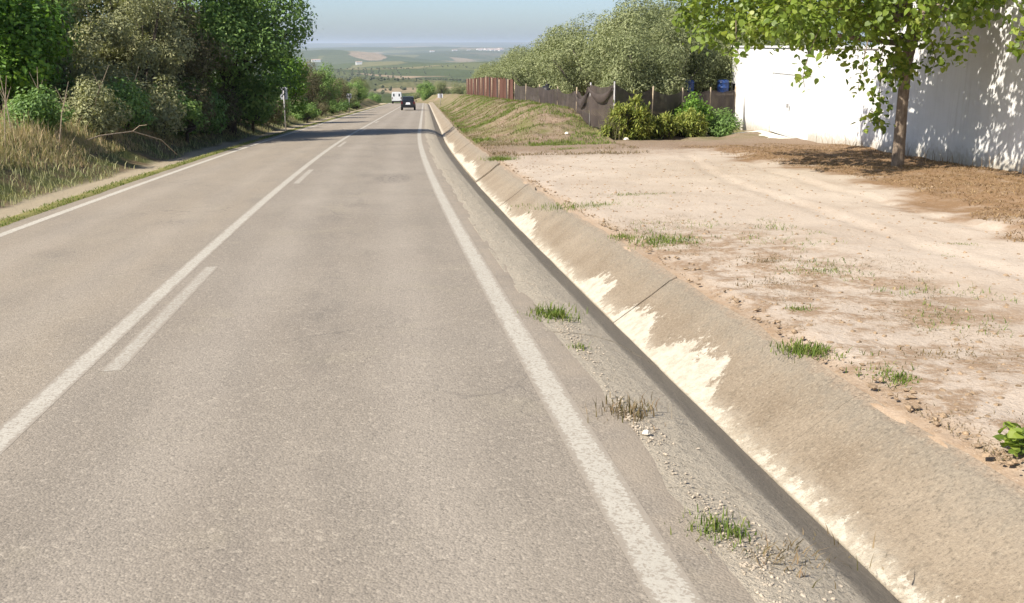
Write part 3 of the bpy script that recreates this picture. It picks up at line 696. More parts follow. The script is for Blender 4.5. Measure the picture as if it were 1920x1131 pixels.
# hanging sprays, each its own part
def spray(pts, n, seed, size=.138):
    r = np.random.default_rng(seed); pts = np.array(pts, float)
    t = r.random(n); seg = t * (len(pts) - 1); i0 = np.minimum(seg.astype(int), len(pts) - 2); f = (seg - i0)[:, None]
    C = pts[i0] * (1 - f) + pts[i0 + 1] * f + r.normal(size=(n, 3)) * np.array([.16, .16, .10])
    N = r.normal(size=(n, 3)); N[:, 2] = abs(N[:, 2]) + .4; N[:, 1] -= .4
    V, F = leaves(C, N, size, .8, r, LEAF7, .9)
    me = mesh_np('spray', V, F, rnd=r.random(n)); me.materials.append(M['mulberry'])
    o = obj('hanging_leaves', me, parent=mul, kind='stuff')
    V, F = tube(pts, np.linspace(.014, .005, len(pts)), 5); obj('twig', mesh_np('twig', V, F), M['bark'], parent=o)
spray([(-1.1, -.9, 3.3), (-1.25, -1.0, 2.6), (-1.2, -1.0, 1.9), (-1.1, -.95, 1.3), (-1.12, -.95, 1.0)], 150, 1)
spray([(-.7, -.8, 3.1), (-.85, -.85, 2.5), (-.75, -.9, 1.95)], 120, 2)
spray([(-.5, -.4, 3.0), (-.45, -.5, 2.5), (-.3, -.5, 2.2)], 120, 7)
spray([(-3.5, -2.6, 3.3), (-3.75, -2.7, 2.75), (-3.85, -2.7, 2.3), (-3.8, -2.7, 2.05)], 46, 3)
spray([(-2.0, -1.8, 3.1), (-2.15, -1.9, 2.5), (-2.2, -1.9, 1.95)], 46, 4)
spray([(-4.9, -1.5, 3.4), (-4.9, -1.6, 2.9), (-4.8, -1.6, 2.6)], 44, 5)
spray([(-3.0, -1.9, 3.1), (-3.2, -2.2, 2.75)], 44, 8)
spray([(-.4, -4.9, 3.7), (-.5, -4.9, 3.1), (-.55, -4.8, 2.75)], 110, 6)
spray([(.35, -.3, 3.0), (.45, -.4, 2.6), (.4, -.4, 2.35)], 60, 9)

# ------------------------------------------------------------------ white house
def wx(d): return 14.19 + .139 * (d - 19.28)      # line of the road-facing wall
def wpoly(name, pts_d0, pts_d1, zbot, ztop, thick, mat, parent, proud=0.0):
    """wall piece between two stations, vertical, sloping foot"""
    d0, d1 = pts_d0, pts_d1
    def g(d): return zbot if zbot is not None else -.047 * d - .3
    nrm = np.array([-1, .139, 0]); nrm /= np.linalg.norm(nrm)
    V = []
    for off in (proud, -thick):
        for d, z in ((d0, g(d0)), (d1, g(d1)), (d1, ztop), (d0, ztop)):
            V.append(np.array([wx(d), d, z]) + nrm * off)
    V = np.array(V)
    F = np.array([[3, 2, 1, 0], [4, 5, 6, 7], [0, 1, 5, 4], [1, 2, 6, 5], [2, 3, 7, 6], [3, 0, 4, 7]])
    return obj(name, mesh_np(name, V, F), M[mat], parent=parent)
house = empty('white_house', (wx(30), 30, -.047 * 30), 'long whitewashed house with a plain wall facing the road', 'house')
house_inv = house.matrix_world.inverted()
def H(o):
    o.location = (-wx(30), -30, .047 * 30); return o
DOOR0, DOOR1 = 34.7, 40.2
H(wpoly('wall', 28.4, DOOR0, None, 1.98, 5.0, 'white', house))
H(wpoly('wall', DOOR1, 47.8, None, 1.98, 5.0, 'white', house))
H(wpoly('wall', DOOR0, DOOR1, .95, 1.98, 5.0, 'white', house))
H(wpoly('wall', 6.0, 28.395, None, 4.6, 6.0, 'white', house, .012))
H(wpoly('parapet_cap', 28.42, 48.0, 1.98, 2.06, 5.1, 'white', house, .06))
H(wpoly('parapet_cap', 5.9, 28.43, 4.6, 4.7, 6.1, 'white', house, .07))
door = H(wpoly('garage_door', DOOR0 + .03, DOOR1 - .03, -1.52, .945, .05, 'doorp', house, -.16))
zb = -1.50
for k in range(5):      # door leaves
    a = DOOR0 + .05 + k * (DOOR1 - DOOR0 - .1) / 5; b = a + (DOOR1 - DOOR0 - .1) / 5 - .03
    wpoly('door_panel', a, b, zb + .06, .93, .03, 'doorp', door, -.13)
V, F = box(-.11, -.05, -.04, .04, -.35, -.2); o = obj('handle', mesh_np('handle', V + np.array([wx(37.4), 37.4, 0]), F), M['galv'], parent=door)
# concrete apron in front of the door with a brick edge
ap = empty('door_apron', (14.6, 36.5, -1.6), 'pale cement apron with a brick edge below the garage door', 'apron')
pts = [(33.0, .05), (41.2, .05), (40.6, 1.5), (37.0, 2.5), (33.6, 1.9)]
n0 = np.array([-1, .139]) / math.hypot(1, .139)
top = []
for d, q in pts:
    b = np.array([wx(d), d]) + n0 * q; off = b[0] - float(xr(b[1])); top.append((b[0], b[1], -1.50 + (-.05 if q > 1 else 0) - .047 * (d - 37) * .35 - .02 * q))
top = np.array(top); bot = top.copy(); bot[:, 2] -= .5
V = np.concatenate([top, bot]) - np.array([14.6, 36.5, -1.6]); n = len(pts)
F5 = np.array([list(range(n))]); F5b = np.array([list(range(2 * n - 1, n - 1, -1))]); SF = np.array([[(i + 1) % n, i, i + n, (i + 1) % n + n] for i in range(n)])
obj('slab', mesh_np('apron_slab', V, [F5, F5b, SF]), M['slab'], parent=ap)
a, b = top[4], top[3]
e0, e1 = top[0], top[4]
for k in range(9):
    f0, f1 = k / 9, (k + 1) / 9 - .012
    p, q = e0 * (1 - f0) + e1 * f0, e0 * (1 - f1) + e1 * f1
    dv = (q - p) / np.linalg.norm(q - p); nn = np.array([dv[1], -dv[0], 0.]); nn = nn if nn[1] < 0 else -nn
    V = np.array([p, q, q + nn * .09, p + nn * .09]); V = np.concatenate([V - [0, 0, .14], V + [0, 0, .004]]) - np.array([14.6, 36.5, -1.6])
    obj('brick', mesh_np('brick', V, BOXF), M['brick'], parent=ap)

# ------------------------------------------------------------------ fences
def fpt(i_off, d, dz): return np.array(onR(i_off, d, dz))
net = empty('shade_net_fence', onR(7.5, 38.2), 'sagging dark shade netting fence on thin posts, beside the bank', 'fence')
NO = np.array(net.location)
post_xy = [(6.9, 71.), (7.0, 64.), (7.1, 57.), (7.2, 50.), (7.3, 44.5), (7.15, 40.2), (7.75, 38.1), (9.6, 39.3), (11.4, 41.0), (13.2, 42.8), (15.0, 44.6)]
hts = [1.75, 1.8, 1.75, 1.7, 1.9, 2.35, 2.3, 2.0, 1.95, 2.0, 2.1]
TZ = [-.62, -.48, -.26, -.10, .09, .46, .57, .33, .19, .12, .08]
tops = [np.array([fpt(o, d, 0)[0], d, z]) for (o, d), z in zip(post_xy, TZ)]; feet = [fpt(o, d, -.1) for o, d in post_xy]
for i, (a, b) in enumerate(zip(feet, tops)):
    lean = np.array([.05 * math.sin(i * 3.1), .05 * math.cos(i * 2.2), .12])
    V, F = tube(np.array([a, (a + b) / 2 + lean * .3, b + lean]) - NO, .035 if i in (5, 6) else .028, 8); obj('post', mesh_np('post', V, F, smooth=True), M['galv'] if i in (5, 6) else M['wood'], parent=net)
def netbay(a0, a1, b0, b1, sag, seed, low=0.05, name='net_panel', mat='net', bulge=.08):
    nx, nz = 18, 10; U, Wz = np.meshgrid(np.linspace(0, 1, nx), np.linspace(0, 1, nz))
    foot = a0[None, None] * (1 - U[..., None]) + a1[None, None] * U[..., None]; top = b0[None, None] * (1 - U[..., None]) + b1[None, None] * U[..., None]
    # foot follows the ground
    for j in range(nx):
        x, y = foot[0, j, 0], foot[0, j, 1]
        foot[:, j, 2] = onR(x - float(xr(y)), y, low)[2]
    top = top.copy(); top[..., 2] -= sag * np.sin(U * math.pi) ** 1.3 + .06 * fbm(U * 5, U * 0, seed, 2)
    Pn = foot * (1 - Wz[..., None]) + top * Wz[..., None]
    dv = a1 - a0; nn = np.array([dv[1], -dv[0], 0]); nn /= np.linalg.norm(nn) + 1e-9
    Pn = Pn + nn * (bulge * fbm(U * 4 + seed, Wz * 2, seed, 3) + bulge * .6 * np.sin(U * 13 + Wz * 3) * .5)[..., None]
    V = Pn.reshape(-1, 3) - NO
    return obj(name, mesh_np(name, V, grid_faces(nz, nx), smooth=True), M[mat], parent=net)
for i in range(len(tops) - 1):
    netbay(feet[i], feet[i + 1], tops[i], tops[i + 1], [.1, .12, .15, .25, .35, .12, .25, .2, .15, .1][i], i)
# a second length of netting hung double in a deep swag across the corner bays
for k, (i, s) in enumerate(((4, .55), (5, .40))):
    nx = 20; u = np.linspace(0, 1, nx); a, b = tops[i], tops[i + 1]
    V = []
    dv = b - a; nn = np.array([dv[1], -dv[0], 0]); nn /= np.linalg.norm(nn); nn = nn if nn[0] < 0 else -nn
    for w in np.linspace(0, 1, 5):
        for uu in u:
            p = a * (1 - uu) + b * uu; p = p + nn * (.10 + .05 * math.sin(w * 3.1)); p[2] -= s * math.sin(uu * math.pi) ** .8 * (.8 + .3 * w) + .05 + .22 * w * (.4 + .6 * math.sin(uu * math.pi))
            V.append(p - NO)
    obj('swag', mesh_np('swag', np.array(V), grid_faces(5, nx), smooth=True), M['net'], parent=net)
# rusty sheet fence further on
rf = empty('rusty_sheet_fence', onR(6.9, 72.), 'rust red corrugated sheet fence above the grassy bank', 'fence'); RO = np.array(rf.location)
d = 72.; k = 0
while d < 152:
    w = 1.5; nx = 13; x = np.linspace(0, 1, nx); zt = float(np.interp(d, [72, 100, 150], [-.40, -1.1, -3.0])) + .07 * math.sin(k * 2.9) + .05 * math.sin(k * 1.3)
    V = []
    for z in (0, 1):
        for j, f in enumerate(x):
            p = fpt(6.9, d + f * (w - .005), -.05); p[2] = zt + .05 * f * math.sin(k * 5.) if z else p[2]; p[0] += .035 * (1 if j % 2 else -1) + .02 * math.sin(k * 1.7) + (.02 * math.sin(k * 2.1) if z else 0); V.append(p - RO)
    obj('sheet', mesh_np('sheet', np.array(V), grid_faces(2, nx), smooth=False), M['rust'] if k % 7 != 3 else M['net'], parent=rf)
    if k % 6 == 2:
        p = fpt(6.75, d, -.1) - RO; V, F = tube(np.array([p, [p[0], p[1], zt + .05 - RO[2]]]), .04, 8); obj('post', mesh_np('post', V, F, smooth=True), M['wood'], parent=rf)
    d += w; k += 1

# things behind the netting by the house
rk = empty('storage_rack', onR(14.4, 47.0, -.55), 'timber rack behind the netting holding blue drums', 'rack')
for x in (-1.5, 0, 1.5, 3.):
    for y in (-.35, .35):
        V, F = box(x - .05, x + .05, y - .05, y + .05, -.2, 1.55); obj('leg', mesh_np('leg', V, F), M['wood'], parent=rk)
V, F = box(-1.6, 3.1, -.45, .45, 1.55, 1.62); obj('shelf', mesh_np('shelf', V, F), M['wood'], parent=rk)
def lathe(prof, n=20):
    V = []; F = []
    for (r, z) in prof:
        for k in range(n): V.append([r * math.cos(2 * math.pi * k / n), r * math.sin(2 * math.pi * k / n), z])
    for i in range(len(prof) - 1):
        for k in range(n): F.append([i * n + k, i * n + (k + 1) % n, (i + 1) * n + (k + 1) % n, (i + 1) * n + k])
    return np.array(V), np.array(F)
drum = lathe([(0, 0), (.27, 0), (.29, .03), (.29, .26), (.305, .28), (.29, .30), (.29, .5), (.305, .52), (.29, .54), (.28, .62), (.2, .66), (0, .66)])
RK = np.array(rk.location)
for i, (x, lab) in enumerate(((-1.05, 'blue plastic drum on the rack, farther from the house'), (.75, 'blue plastic drum on the rack, beside the black bucket'))):
    e = empty('blue_drum', RK + [x, 0, 1.625], lab, 'drum', 'blue drums on the rack')
    obj('body', mesh_np('drum', *drum, smooth=True), M['blue'], parent=e)
    V, F = lathe([(0, .662), (.05, .662), (.05, .70), (0, .70)], 10); obj('cap', mesh_np('cap', V + [.12, 0, 0], F), M['blackp'], parent=e)
bk = lathe([(0, 0), (.24, 0), (.29, .45), (.31, .45), (.31, .48), (.28, .48), (.23, .04), (0, .04)])
e = empty('black_bucket', RK + [1.55, 0, 1.625], 'black bucket on the rack between drum and orange crate', 'bucket'); obj('body', mesh_np('bucket', *bk, smooth=True), M['blackp'], parent=e)
V, F = tube([[-.29, 0, .45], [-.2, -.05, .62], [0, -.07, .68], [.2, -.05, .62], [.29, 0, .45]], .01, 6); obj('handle', mesh_np('handle', V, F), M['galv'], parent=e)
e = empty('orange_crate', RK + [2.3, 0, 1.625], 'orange crate at the house end of the rack', 'crate')
for x0, x1, y0, y1, z0, z1 in ((-.3, .3, -.2, .2, 0, .02), (-.3, .3, -.2, -.18, .02, .34), (-.3, .3, .18, .2, .02, .34), (-.3, -.28, -.18, .18, .02, .34), (.28, .3, -.18, .18, .02, .34)):
    V, F = box(x0, x1, y0, y1, z0, z1); obj('side_panel', mesh_np('side_panel', V, F), M['orange'], parent=e)
e = empty('black_water_tank', onR(8.0, 60.5, -.55), 'black domed water tank showing above the netting', 'tank')
obj('body', mesh_np('tank', *lathe([(0, 0), (.62, 0), (.65, .05), (.65, .5), (.68, .53), (.65, .56), (.65, 1.0), (.68, 1.03), (.65, 1.06), (.65, 1.6), (.58, 1.85), (.38, 2.02), (.2, 2.06), (0, 2.06)], 24), smooth=True), M['blackp'], parent=e)
e.scale = (.72, .72, 1)
V, F = lathe([(.2, 2.05), (.21, 2.14), (0, 2.16)], 16); obj('lid', mesh_np('lid', V, F, smooth=True), M['blackp'], parent=e)

# ------------------------------------------------------------------ spiky shrubs against the netting
def spiky(name, loc, heads, label, seed, mat='yucca', ln=.34):
    e = empty(name, loc, label, 'shrub', 'shrubs between fence and house'); r = np.random.default_rng(seed)
    Vs = []; Fs = []; rn = []; nv = 0
    st = []
    for (x, y, z, s) in heads:
        n = int(90 * s)
        for k in range(n):
            a = r.random() * 6.283; el = r.uniform(-.5, 1.35); L = ln * s * r.uniform(.6, 1.1)
            c0 = np.array([x, y, z]) + r.normal(size=3) * .10 * s
            dr = np.array([math.cos(a) * math.cos(el), math.sin(a) * math.cos(el), math.sin(el)])
            sd_ = np.array([-math.sin(a), math.cos(a), 0]) * .028 * s
            mid = c0 + dr * L * .55; tip = c0 + dr * L; tip[2] -= .22 * L
            Vs += [c0 - sd_ * .6, c0 + sd_ * .6, mid + sd_, mid - sd_, tip]; Fs.append([nv, nv + 1, nv + 2, nv + 3]); rn.append(r.random() * .85 + (.12 if el < -.2 else 0)); nv += 5
        st.append(tube(np.array([[x * .5, y * .5, -.1], [x * .8, y * .8, z * .6], [x, y, z]]), [.06, .05, .04], 6))
    T = [[f[3], f[2], f[0] + 4] for f in Fs]
    obj('leaves', mesh_np('leaves', np.array(Vs), [np.array(Fs), np.array(T)], rnd=np.clip(np.array(rn + rn), 0, 1)), M[mat], parent=e)
    V, F = join(st); obj('stem', mesh_np('stem', V, F, smooth=True), M['dbark'], parent=e)
    return e
def heads(n, rx, ry, zmax, seed):
    r = np.random.default_rng(seed); out = []
    while len(out) < n:
        v = unit(1, r)[0] * r.random() ** .35
        if v[2] < -.1: continue
        out.append((v[0] * rx * .9, v[1] * ry, .25 + v[2] * (zmax - .35) + .12 * math.sin(v[0] * 9), r.uniform(.75, 1.1)))
    return out
spiky('spiky_shrub', onR(8.25, 37.7), heads(64, 1.05, .75, 1.65, 1), 'largest yellow green spiky shrub next to the netting corner', 31)
spiky('spiky_shrub', onR(9.7, 38.2), heads(30, .7, .6, .85, 2), 'yellowish spiky shrub in the middle of the three by the house', 32)
spiky('spiky_shrub', onR(11.0, 38.9), heads(40, .9, .6, 1.0, 3), 'low olive green spiky shrub nearer the house corner', 33)
e = tree('leafy_bush', 'bush_dark', onR(13.0, 40.4, -.15), .8, .4, 'round green bush tucked against the white house corner', 'bush')
e = tree('leafy_bush', 'bush_bright', onR(11.6, 40.3, -.1), 1.1, 1.4, 'upright green bush rising behind the low spiky shrub', 'bush')
e.scale = (.85, .85, 1.15)
# dead reddish stalks at the netting corner
def blades(pts, hgt, wid, seed, lean=.35, curl=.3):
    r = np.random.default_rng(seed); n = len(pts); pts = np.asarray(pts, float)
    a = r.random(n) * 6.283; h = hgt * (.3 + .9 * r.random(n)); w = wid * (.6 + .8 * r.random(n))
    ld = np.stack([np.cos(a), np.sin(a), 0 * a], 1); l = (lean * r.random(n) * h)[:, None]
    a2 = r.random(n) * 6.283; sdv = np.stack([np.cos(a2), np.sin(a2), 0 * a2], 1) * w[:, None] * .5
    m = pts + ld * l * .35; m[:, 2] += h * .6
    t = pts + ld * l * (1 + curl); t[:, 2] += h
    V = np.stack([pts - sdv, pts + sdv, m + sdv * .7, m - sdv * .7, t], 1).reshape(-1, 3)
    b = np.arange(n)[:, None] * 5
    return V, [np.concatenate([b, b + 1, b + 2, b + 3], 1), np.concatenate([b + 3, b + 2, b + 4], 1)], np.concatenate([r.random(n)] * 2)[np.r_[0:n, 0:n]]
def tuft(name, loc, n, rad, hgt, wid, mat, label, seed, cat='plant', lean=.7, group='weeds on the sandy ground', sx=1.0):
    r = np.random.default_rng(seed)
    p = np.stack([r.normal(size=n) * rad * .5 * sx, r.normal(size=n) * rad * .5, np.zeros(n) - .01], 1)
    V, F, rn = blades(p, hgt, wid, seed + 1, lean)
    rn = np.asarray(rn)
    e = empty(name, loc, label, cat, group)
    obj('leaves', mesh_np(name, V, F, rnd=rn), M[mat], parent=e, kind='stuff')
    return e
tuft('dry_stalks', onR(7.7, 37.6), 160, .5, 1.1, .02, 'brown', 'reddish dead stalks around the post at the netting corner', 71, lean=.5)

# ------------------------------------------------------------------ weeds one can point to
def near_gutter(off, d):
    return P3(off, d, float(np.interp(off, [p[0] for p in GP], [p[1] for p in GP])))
tuft('grass_tuft', near_gutter(.44, 8.75), 420, .24, .085, .010, 'grassg', 'bright green grass tuft on the asphalt edge, farthest along the shoulder', 1, 'grass', group='weeds on the road shoulder')
tuft('grass_tuft', near_gutter(.44, 7.55), 50, .10, .06, .008, 'grassg', 'tiny green tuft on the shoulder among white crumbs', 2, 'grass', group='weeds on the road shoulder')
tuft('weed_tuft', near_gutter(.42, 5.85), 170, .22, .09, .009, 'grassd', 'sparse dry weed on the shoulder beside a white stone', 3, 'weed', group='weeds on the road shoulder')
tuft('weed_tuft', near_gutter(.40, 4.05), 220, .16, .07, .008, 'grassg', 'small green weed nearest the camera on the shoulder', 4, 'weed', group='weeds on the road shoulder')
tuft('dry_weed', near_gutter(.56, 3.8), 240, .22, .05, .007, 'grassd', 'flattened dry brown weed trailing into the gutter', 5, 'weed', lean=2.2, group='weeds on the road shoulder', sx=1.8)
LW = [(2.45, 16.3, 420, .55, .17, 'grassg', 'long green grass patch behind the gutter lip', 2.6), (3.7, 17.8, 200, .35, .11, 'grassg', 'smaller green grass patch just beyond the long one', 2.2),
      (2.6, 12.1, 420, .5, .18, 'grassg', 'green and brown weed clump at the corner of the litter strip', 1.3), (2.12, 12.7, 120, .18, .12, 'grassg', 'small green tuft on the gutter lip near the weed clump', 1.2),
      (2.08, 6.75, 240, .21, .16, 'grassg', 'bright green tuft on the gutter lip amid brown litter', 1.2), (3.4, 10.4, 130, .32, .12, 'grassd', 'olive weed in the middle of the litter strip', 1.5),
      (3.55, 9.8, 130, .3, .11, 'grassg', 'green brown weed at the sandy margin of the litter', 1.5), (2.62, 8.05, 80, .14, .12, 'grassg', 'small fresh green sprig alone on brown litter', 1.),
      (2.4, 5.9, 120, .15, .08, 'grassg', 'dull green weed on the lip near the reddish soil', 1.2), (6.1, 11., 90, .25, .06, 'grassg', 'faint green weed out on the open sand', 1.6), (5.45, 10.3, 60, .18, .05, 'grassg', 'smallest green speck of weed on the open sand', 1.6),
      (4.4, 35.2, 300, .6, .22, 'grassg', 'green weed patch at the foot of the grassy bank', 1.6), (5.0, 32.6, 240, .5, .2, 'grassg', 'green weed patch between the bank and the sand', 1.6), (2.2, 28.6, 380, .45, .35, 'grassg', 'green weed above the broken gutter end', 1.2),
      (3.0, 6.4, 110, .3, .09, 'grassd', 'dry tan weed beside the reddish soil', 1.6), (2.9, 9.3, 110, .3, .09, 'grassd', 'dry tan weed half way along the litter strip', 1.6)]
for i, (o, d, n, rd, hg, mt, lab, sx) in enumerate(LW):
    tuft('weed', onR(o, d), int(n * 2.0), rd * .85, hg * .36, .009, mt, lab, 100 + i * 3, 'weed', sx=sx)
# broad-leaved plant at the frame edge
bp = empty('broadleaf_weed', onR(2.32, 4.45), 'broad leaved bright green weed at the edge of the sandy ground', 'weed', 'weeds on the sandy ground')
r_ = np.random.default_rng(5); C = np.stack([r_.normal(size=60) * .09, r_.normal(size=60) * .09, .03 + .12 * r_.random(60)], 1); N = r_.normal(size=(60, 3)) * .5; N[:, 2] += 1
V, F = leaves(C, N, .075, .8, r_, LEAF7); obj('leaves', mesh_np('leaves', V, F, rnd=r_.random(60)), M['mulberry'], parent=bp)
V, F = join([tube([[0, 0, -.02], [x * .5, y * .5, .08], [x, y, .12]], .004, 5) for x, y in r_.normal(size=(9, 2)) * .08]); obj('stem', mesh_np('stem', V, F), M['bark'], parent=bp)

# ------------------------------------------------------------------ stuff: grass, straw, gravel
def scatter(name, N, of, df, keep, hgt, wid, mat, seed, side, lean=.6, label=None, cat='grass'):
    r = np.random.default_rng(seed); o = r.uniform(*of, N); d = df[0] + (df[1] - df[0]) * r.random(N) ** 1.3
    k = keep(o, d, r); o, d = o[k], d[k]
    h = (hR if side == 'R' else hL)(o, d)
    p = np.stack([xr(d) + o, d, zr(d) + h - .01], 1)
    hs = hgt(o, d, r) if callable(hgt) else hgt
    V, F, rn = blades(p, hs, wid, seed + 1, lean)
    obj(name, mesh_np(name, V, F, rnd=np.asarray(rn)), M[mat], label=label, cat=cat, kind='stuff')
scatter('dry_verge_grass', 56000, (-13.4, -9.0), (17, 46), lambda o, d, r: (o < -9.7 + .7 * fbm(d * .4, 0 * d, 92, 2)) & (fbm(o * .9, d * .6, 91, 3) + .15 * (34 - d) / 10 > -.3 + .3 * r.random(len(o))), lambda o, d, r: .15 + .36 * ss(-9.6, -11.2, o) * (.4 + r.random(len(o)) ** 2 * 1.3), .016, 'grassl', 11, 'L', .55, 'tall dry grass mixed with green on the shaded verge')
scatter('verge_weeds', 24000, (-12, -8.8), (18, 150), lambda o, d, r: fbm(o * .7 + 9, d * .5, 93, 3) > .15 * r.random(len(o)) - .1, .22, .02, 'grey', 13, 'L', .7, 'low grey green weeds covering the foot of the bank')
scatter('road_edge_grass', 9000, (-7.72, -7.32), (14, 120), lambda o, d, r: (fbm(o * 0, d * .5, 95, 3) > -.2), .055, .014, 'grassg', 15, 'L', .9, 'thin yellow green grass strip along the far road edge')
def kb(o, d, r): return (fbm(o * .6, d * .45, 97, 3) > -.05 + .2 * r.random(len(o)))
scatter('bank_grass', 64000, (2.2, 7.2), (33, 130), lambda o, d, r: kb(o, d, r) & (d > 35 + 2 * (o < 4)), .13, .022, 'grassg', 17, 'R', .9, 'short yellow green grass over the roadside bank')
scatter('bank_dry_grass', 30000, (2.2, 7.3), (30, 110), lambda o, d, r: ~kb(o, d, r), .10, .018, 'grassd', 19, 'R', 1.4, 'short dry brown grass over the roadside bank')
def kl(o, d, r): return (fbm(o * 1.1, d * .9, 103, 4) > -.02 + .35 * r.random(len(o))) & (o < 4.4 + fbm(d * .4, 0 * d, 104, 2) * 1.3)
scatter('dry_litter', 26000, (2.1, 5.2), (4.4, 14.5), kl, .03, .006, 'grassd', 23, 'R', 3.0, 'flattened dry litter scattered on the sand behind the gutter', 'litter')
scatter('litter_weeds', 5200, (2.1, 4.8), (5.0, 14.0), lambda o, d, r: (fbm(o * 1.3 + 4, d * 1.1, 107, 3) > .16), .06, .008, 'grassg', 25, 'R', 1.2, 'small sparse weeds dotted over the dry litter', 'weeds')
def kw(o, d, r):
    wall = (wx(d) - xr(d)) - o
    return (wall > .05) & (o > 9.2 - .24 * np.maximum(20 - d, 0) + fbm(o * .5, d * .4, 109, 3) * 2.0) & (fbm(o * .8, d * .9, 110, 3) > -.45) & (d < 32 + fbm(o, o * 0, 3, 2) * 3)
scatter('straw', 46000, (6.5, 14.5), (11, 33), kw, .055, .014, 'straw', 27, 'R', 3.2, 'brown straw and leaf litter below the white wall', 'straw')
scatter('wall_foot_weeds', 1500, (9.0, 14.6), (13, 32), lambda o, d, r: (np.abs((wx(d) - xr(d)) - o - .35) < .45) & (r.random(len(o)) < .8), .38, .012, 'straw', 29, 'R', .6, 'tall dead weeds standing along the foot of the white wall', 'weeds')

ICO = None
def pebbles(name, pts, size, mat, seed, label, cat='gravel'):
    r = np.random.default_rng(seed)
    t = (1 + 5 ** .5) / 2
    iv = np.array([[-1, t, 0], [1, t, 0], [-1, -t, 0], [1, -t, 0], [0, -1, t], [0, 1, t], [0, -1, -t], [0, 1, -t], [t, 0, -1], [t, 0, 1], [-t, 0, -1], [-t, 0, 1]]) / 1.9
    ifc = np.array([[0, 11, 5], [0, 5, 1], [0, 1, 7], [0, 7, 10], [0, 10, 11], [1, 5, 9], [5, 11, 4], [11, 10, 2], [10, 7, 6], [7, 1, 8], [3, 9, 4], [3, 4, 2], [3, 2, 6], [3, 6, 8], [3, 8, 9], [4, 9, 5], [2, 4, 11], [6, 2, 10], [8, 6, 7], [9, 8, 1]])
    n = len(pts); s = size * (.35 + r.random(n) ** 2.2)
    V = pts[:, None, :] + s[:, None, None] * iv[None] * (r.uniform(.6, 1.2, (n, 12, 1))) * r.uniform([.7, .7, .4], [1.2, 1.2, .75], (n, 1, 3))
    F = (ifc[None] + np.arange(n)[:, None, None] * 12).reshape(-1, 3)
    obj(name, mesh_np(name, V.reshape(-1, 3), F), M[mat], label=label, cat=cat, kind='stuff')
r_ = np.random.default_rng(77)
n = 1300; d = 2.6 + 26 * r_.random(n) ** 1.9; o = .40 + .05 * fbm(d * 1.2, 0 * d, 61, 3) + np.abs(r_.normal(size=n)) * .075
k = r_.random(n) < .25 + .9 * ss(-.1, .35, fbm(d * .9, 0 * d, 63, 3)); d, o = d[k], o[k]
hz = np.interp(o, [p[0] for p in GP], [p[1] for p in GP])
pebbles('shoulder_gravel', np.stack([xr(d) + o, d, zr(d) + hz + .002], 1), .009, 'stone', 78, 'pale crumbs of gravel along the broken asphalt edge')
c0 = [(.40, 4.0, .13, 240), (.36, 3.65, .15, 240), (.37, 5.7, .07, 200), (.40, 7.5, .12, 160), (.45, 8.3, .1, 90)]
pp = []
for o0, d0, s0, n in c0:
    o = o0 + np.abs(r_.normal(size=n)) * s0; d = d0 + r_.normal(size=n) * s0 * 3; pp.append(np.stack([xr(d) + o, d, zr(d) + np.interp(o, [p[0] for p in GP], [p[1] for p in GP]) + .002], 1))
pebbles('white_gravel', np.concatenate(pp), .0095, 'stone', 79, 'pale gravel piled in patches around the shoulder weeds')
n = 4200; o = 2.1 + 9 * r_.random(n) ** 1.6; d = 4 + 30 * r_.random(n) ** 1.4
pebbles('soil_clods', np.stack([xr(d) + o, d, zr(d) + hR(o, d)], 1), .026, 'dirtclod', 80, 'small stones and clods scattered on the sandy ground')
rk2 = simple('white_rock', (.62, .57, .48), .9, .2, 20)
def rock(loc, s, seed, label):
    r = np.random.default_rng(seed); V, F = lathe([(0, -.5), (.6, -.45), (.95, -.1), (.8, .35), (.4, .6), (0, .65)], 9); V = V * r.uniform(.75, 1.2, V.shape) * s
    obj('stone', mesh_np('stone', V, F), rk2, loc=loc, label=label, cat='stone')
rock(np.array(near_gutter(.43, 5.42)) + [0, 0, .015], .028, 1, 'white stone lying on the shoulder beside the dry weed')
rock(np.array(onR(5.9, 38.6)) + [0, 0, .05], .10, 2, 'pale rock at the end of the bank by the netting post')
rock(np.array(onR(8.0, 36.9)) + [0, 0, .05], .11, 3, 'pale rock in front of the largest spiky shrub')

# fallen dry branch on the left verge
e = empty('dead_branch', onL(-9.0, 33.5), 'pale bent dead branch arching over the shaded verge', 'branch')
V, F = tube(np.array([[-1.9, -2.4, .75], [-1.2, -1.5, 1.0], [-.4, -.6, 1.05], [.3, .2, .7], [.7, .6, .15]]), [.02, .02, .018, .015, .01], 6); obj('limb', mesh_np('limb', V, F, smooth=True), M['wood'], parent=e)
V, F = tube(np.array([[-.4, -.6, 1.05], [-.1, -.9, 1.25], [.2, -1.2, 1.3]]), [.012, .01, .005], 5); obj('twig', mesh_np('twig', V, F), M['wood'], parent=e)
# bare stems standing in the dry grass
for i, (o, d, h, l) in enumerate([(-10.9, 26.5, 1.9, .25), (-11.3, 28.2, 1.7, -.15), (-10.6, 29.6, 1.8, .45), (-11.6, 31.2, 1.9, .1), (-10.9, 33.5, 2.1, .8), (-10.7, 36.8, 2.3, .7), (-10.9, 40.2, 2.2, .3)]):
    V, F = join([tube(np.array([[0, 0, -.1], [l * .4, .05, h * .5], [l, .1, h]]), [.02, .015, .006], 5), tube(np.array([[l * .45, .05, h * .55], [l * .45 + .2, 0, h * .8]]), [.008, .004], 5), tube(np.array([[l * .6, .06, h * .65], [l * .6 - .2, .1, h * .92]]), [.008, .004], 5)])
    obj('bare_stem', mesh_np('bare_stem', V, F), M['wood'], loc=onL(o, d), label=f'bare pale stem standing in the verge grass, {NTH[i]} from the camera', cat='stem', group='bare stems in the verge')

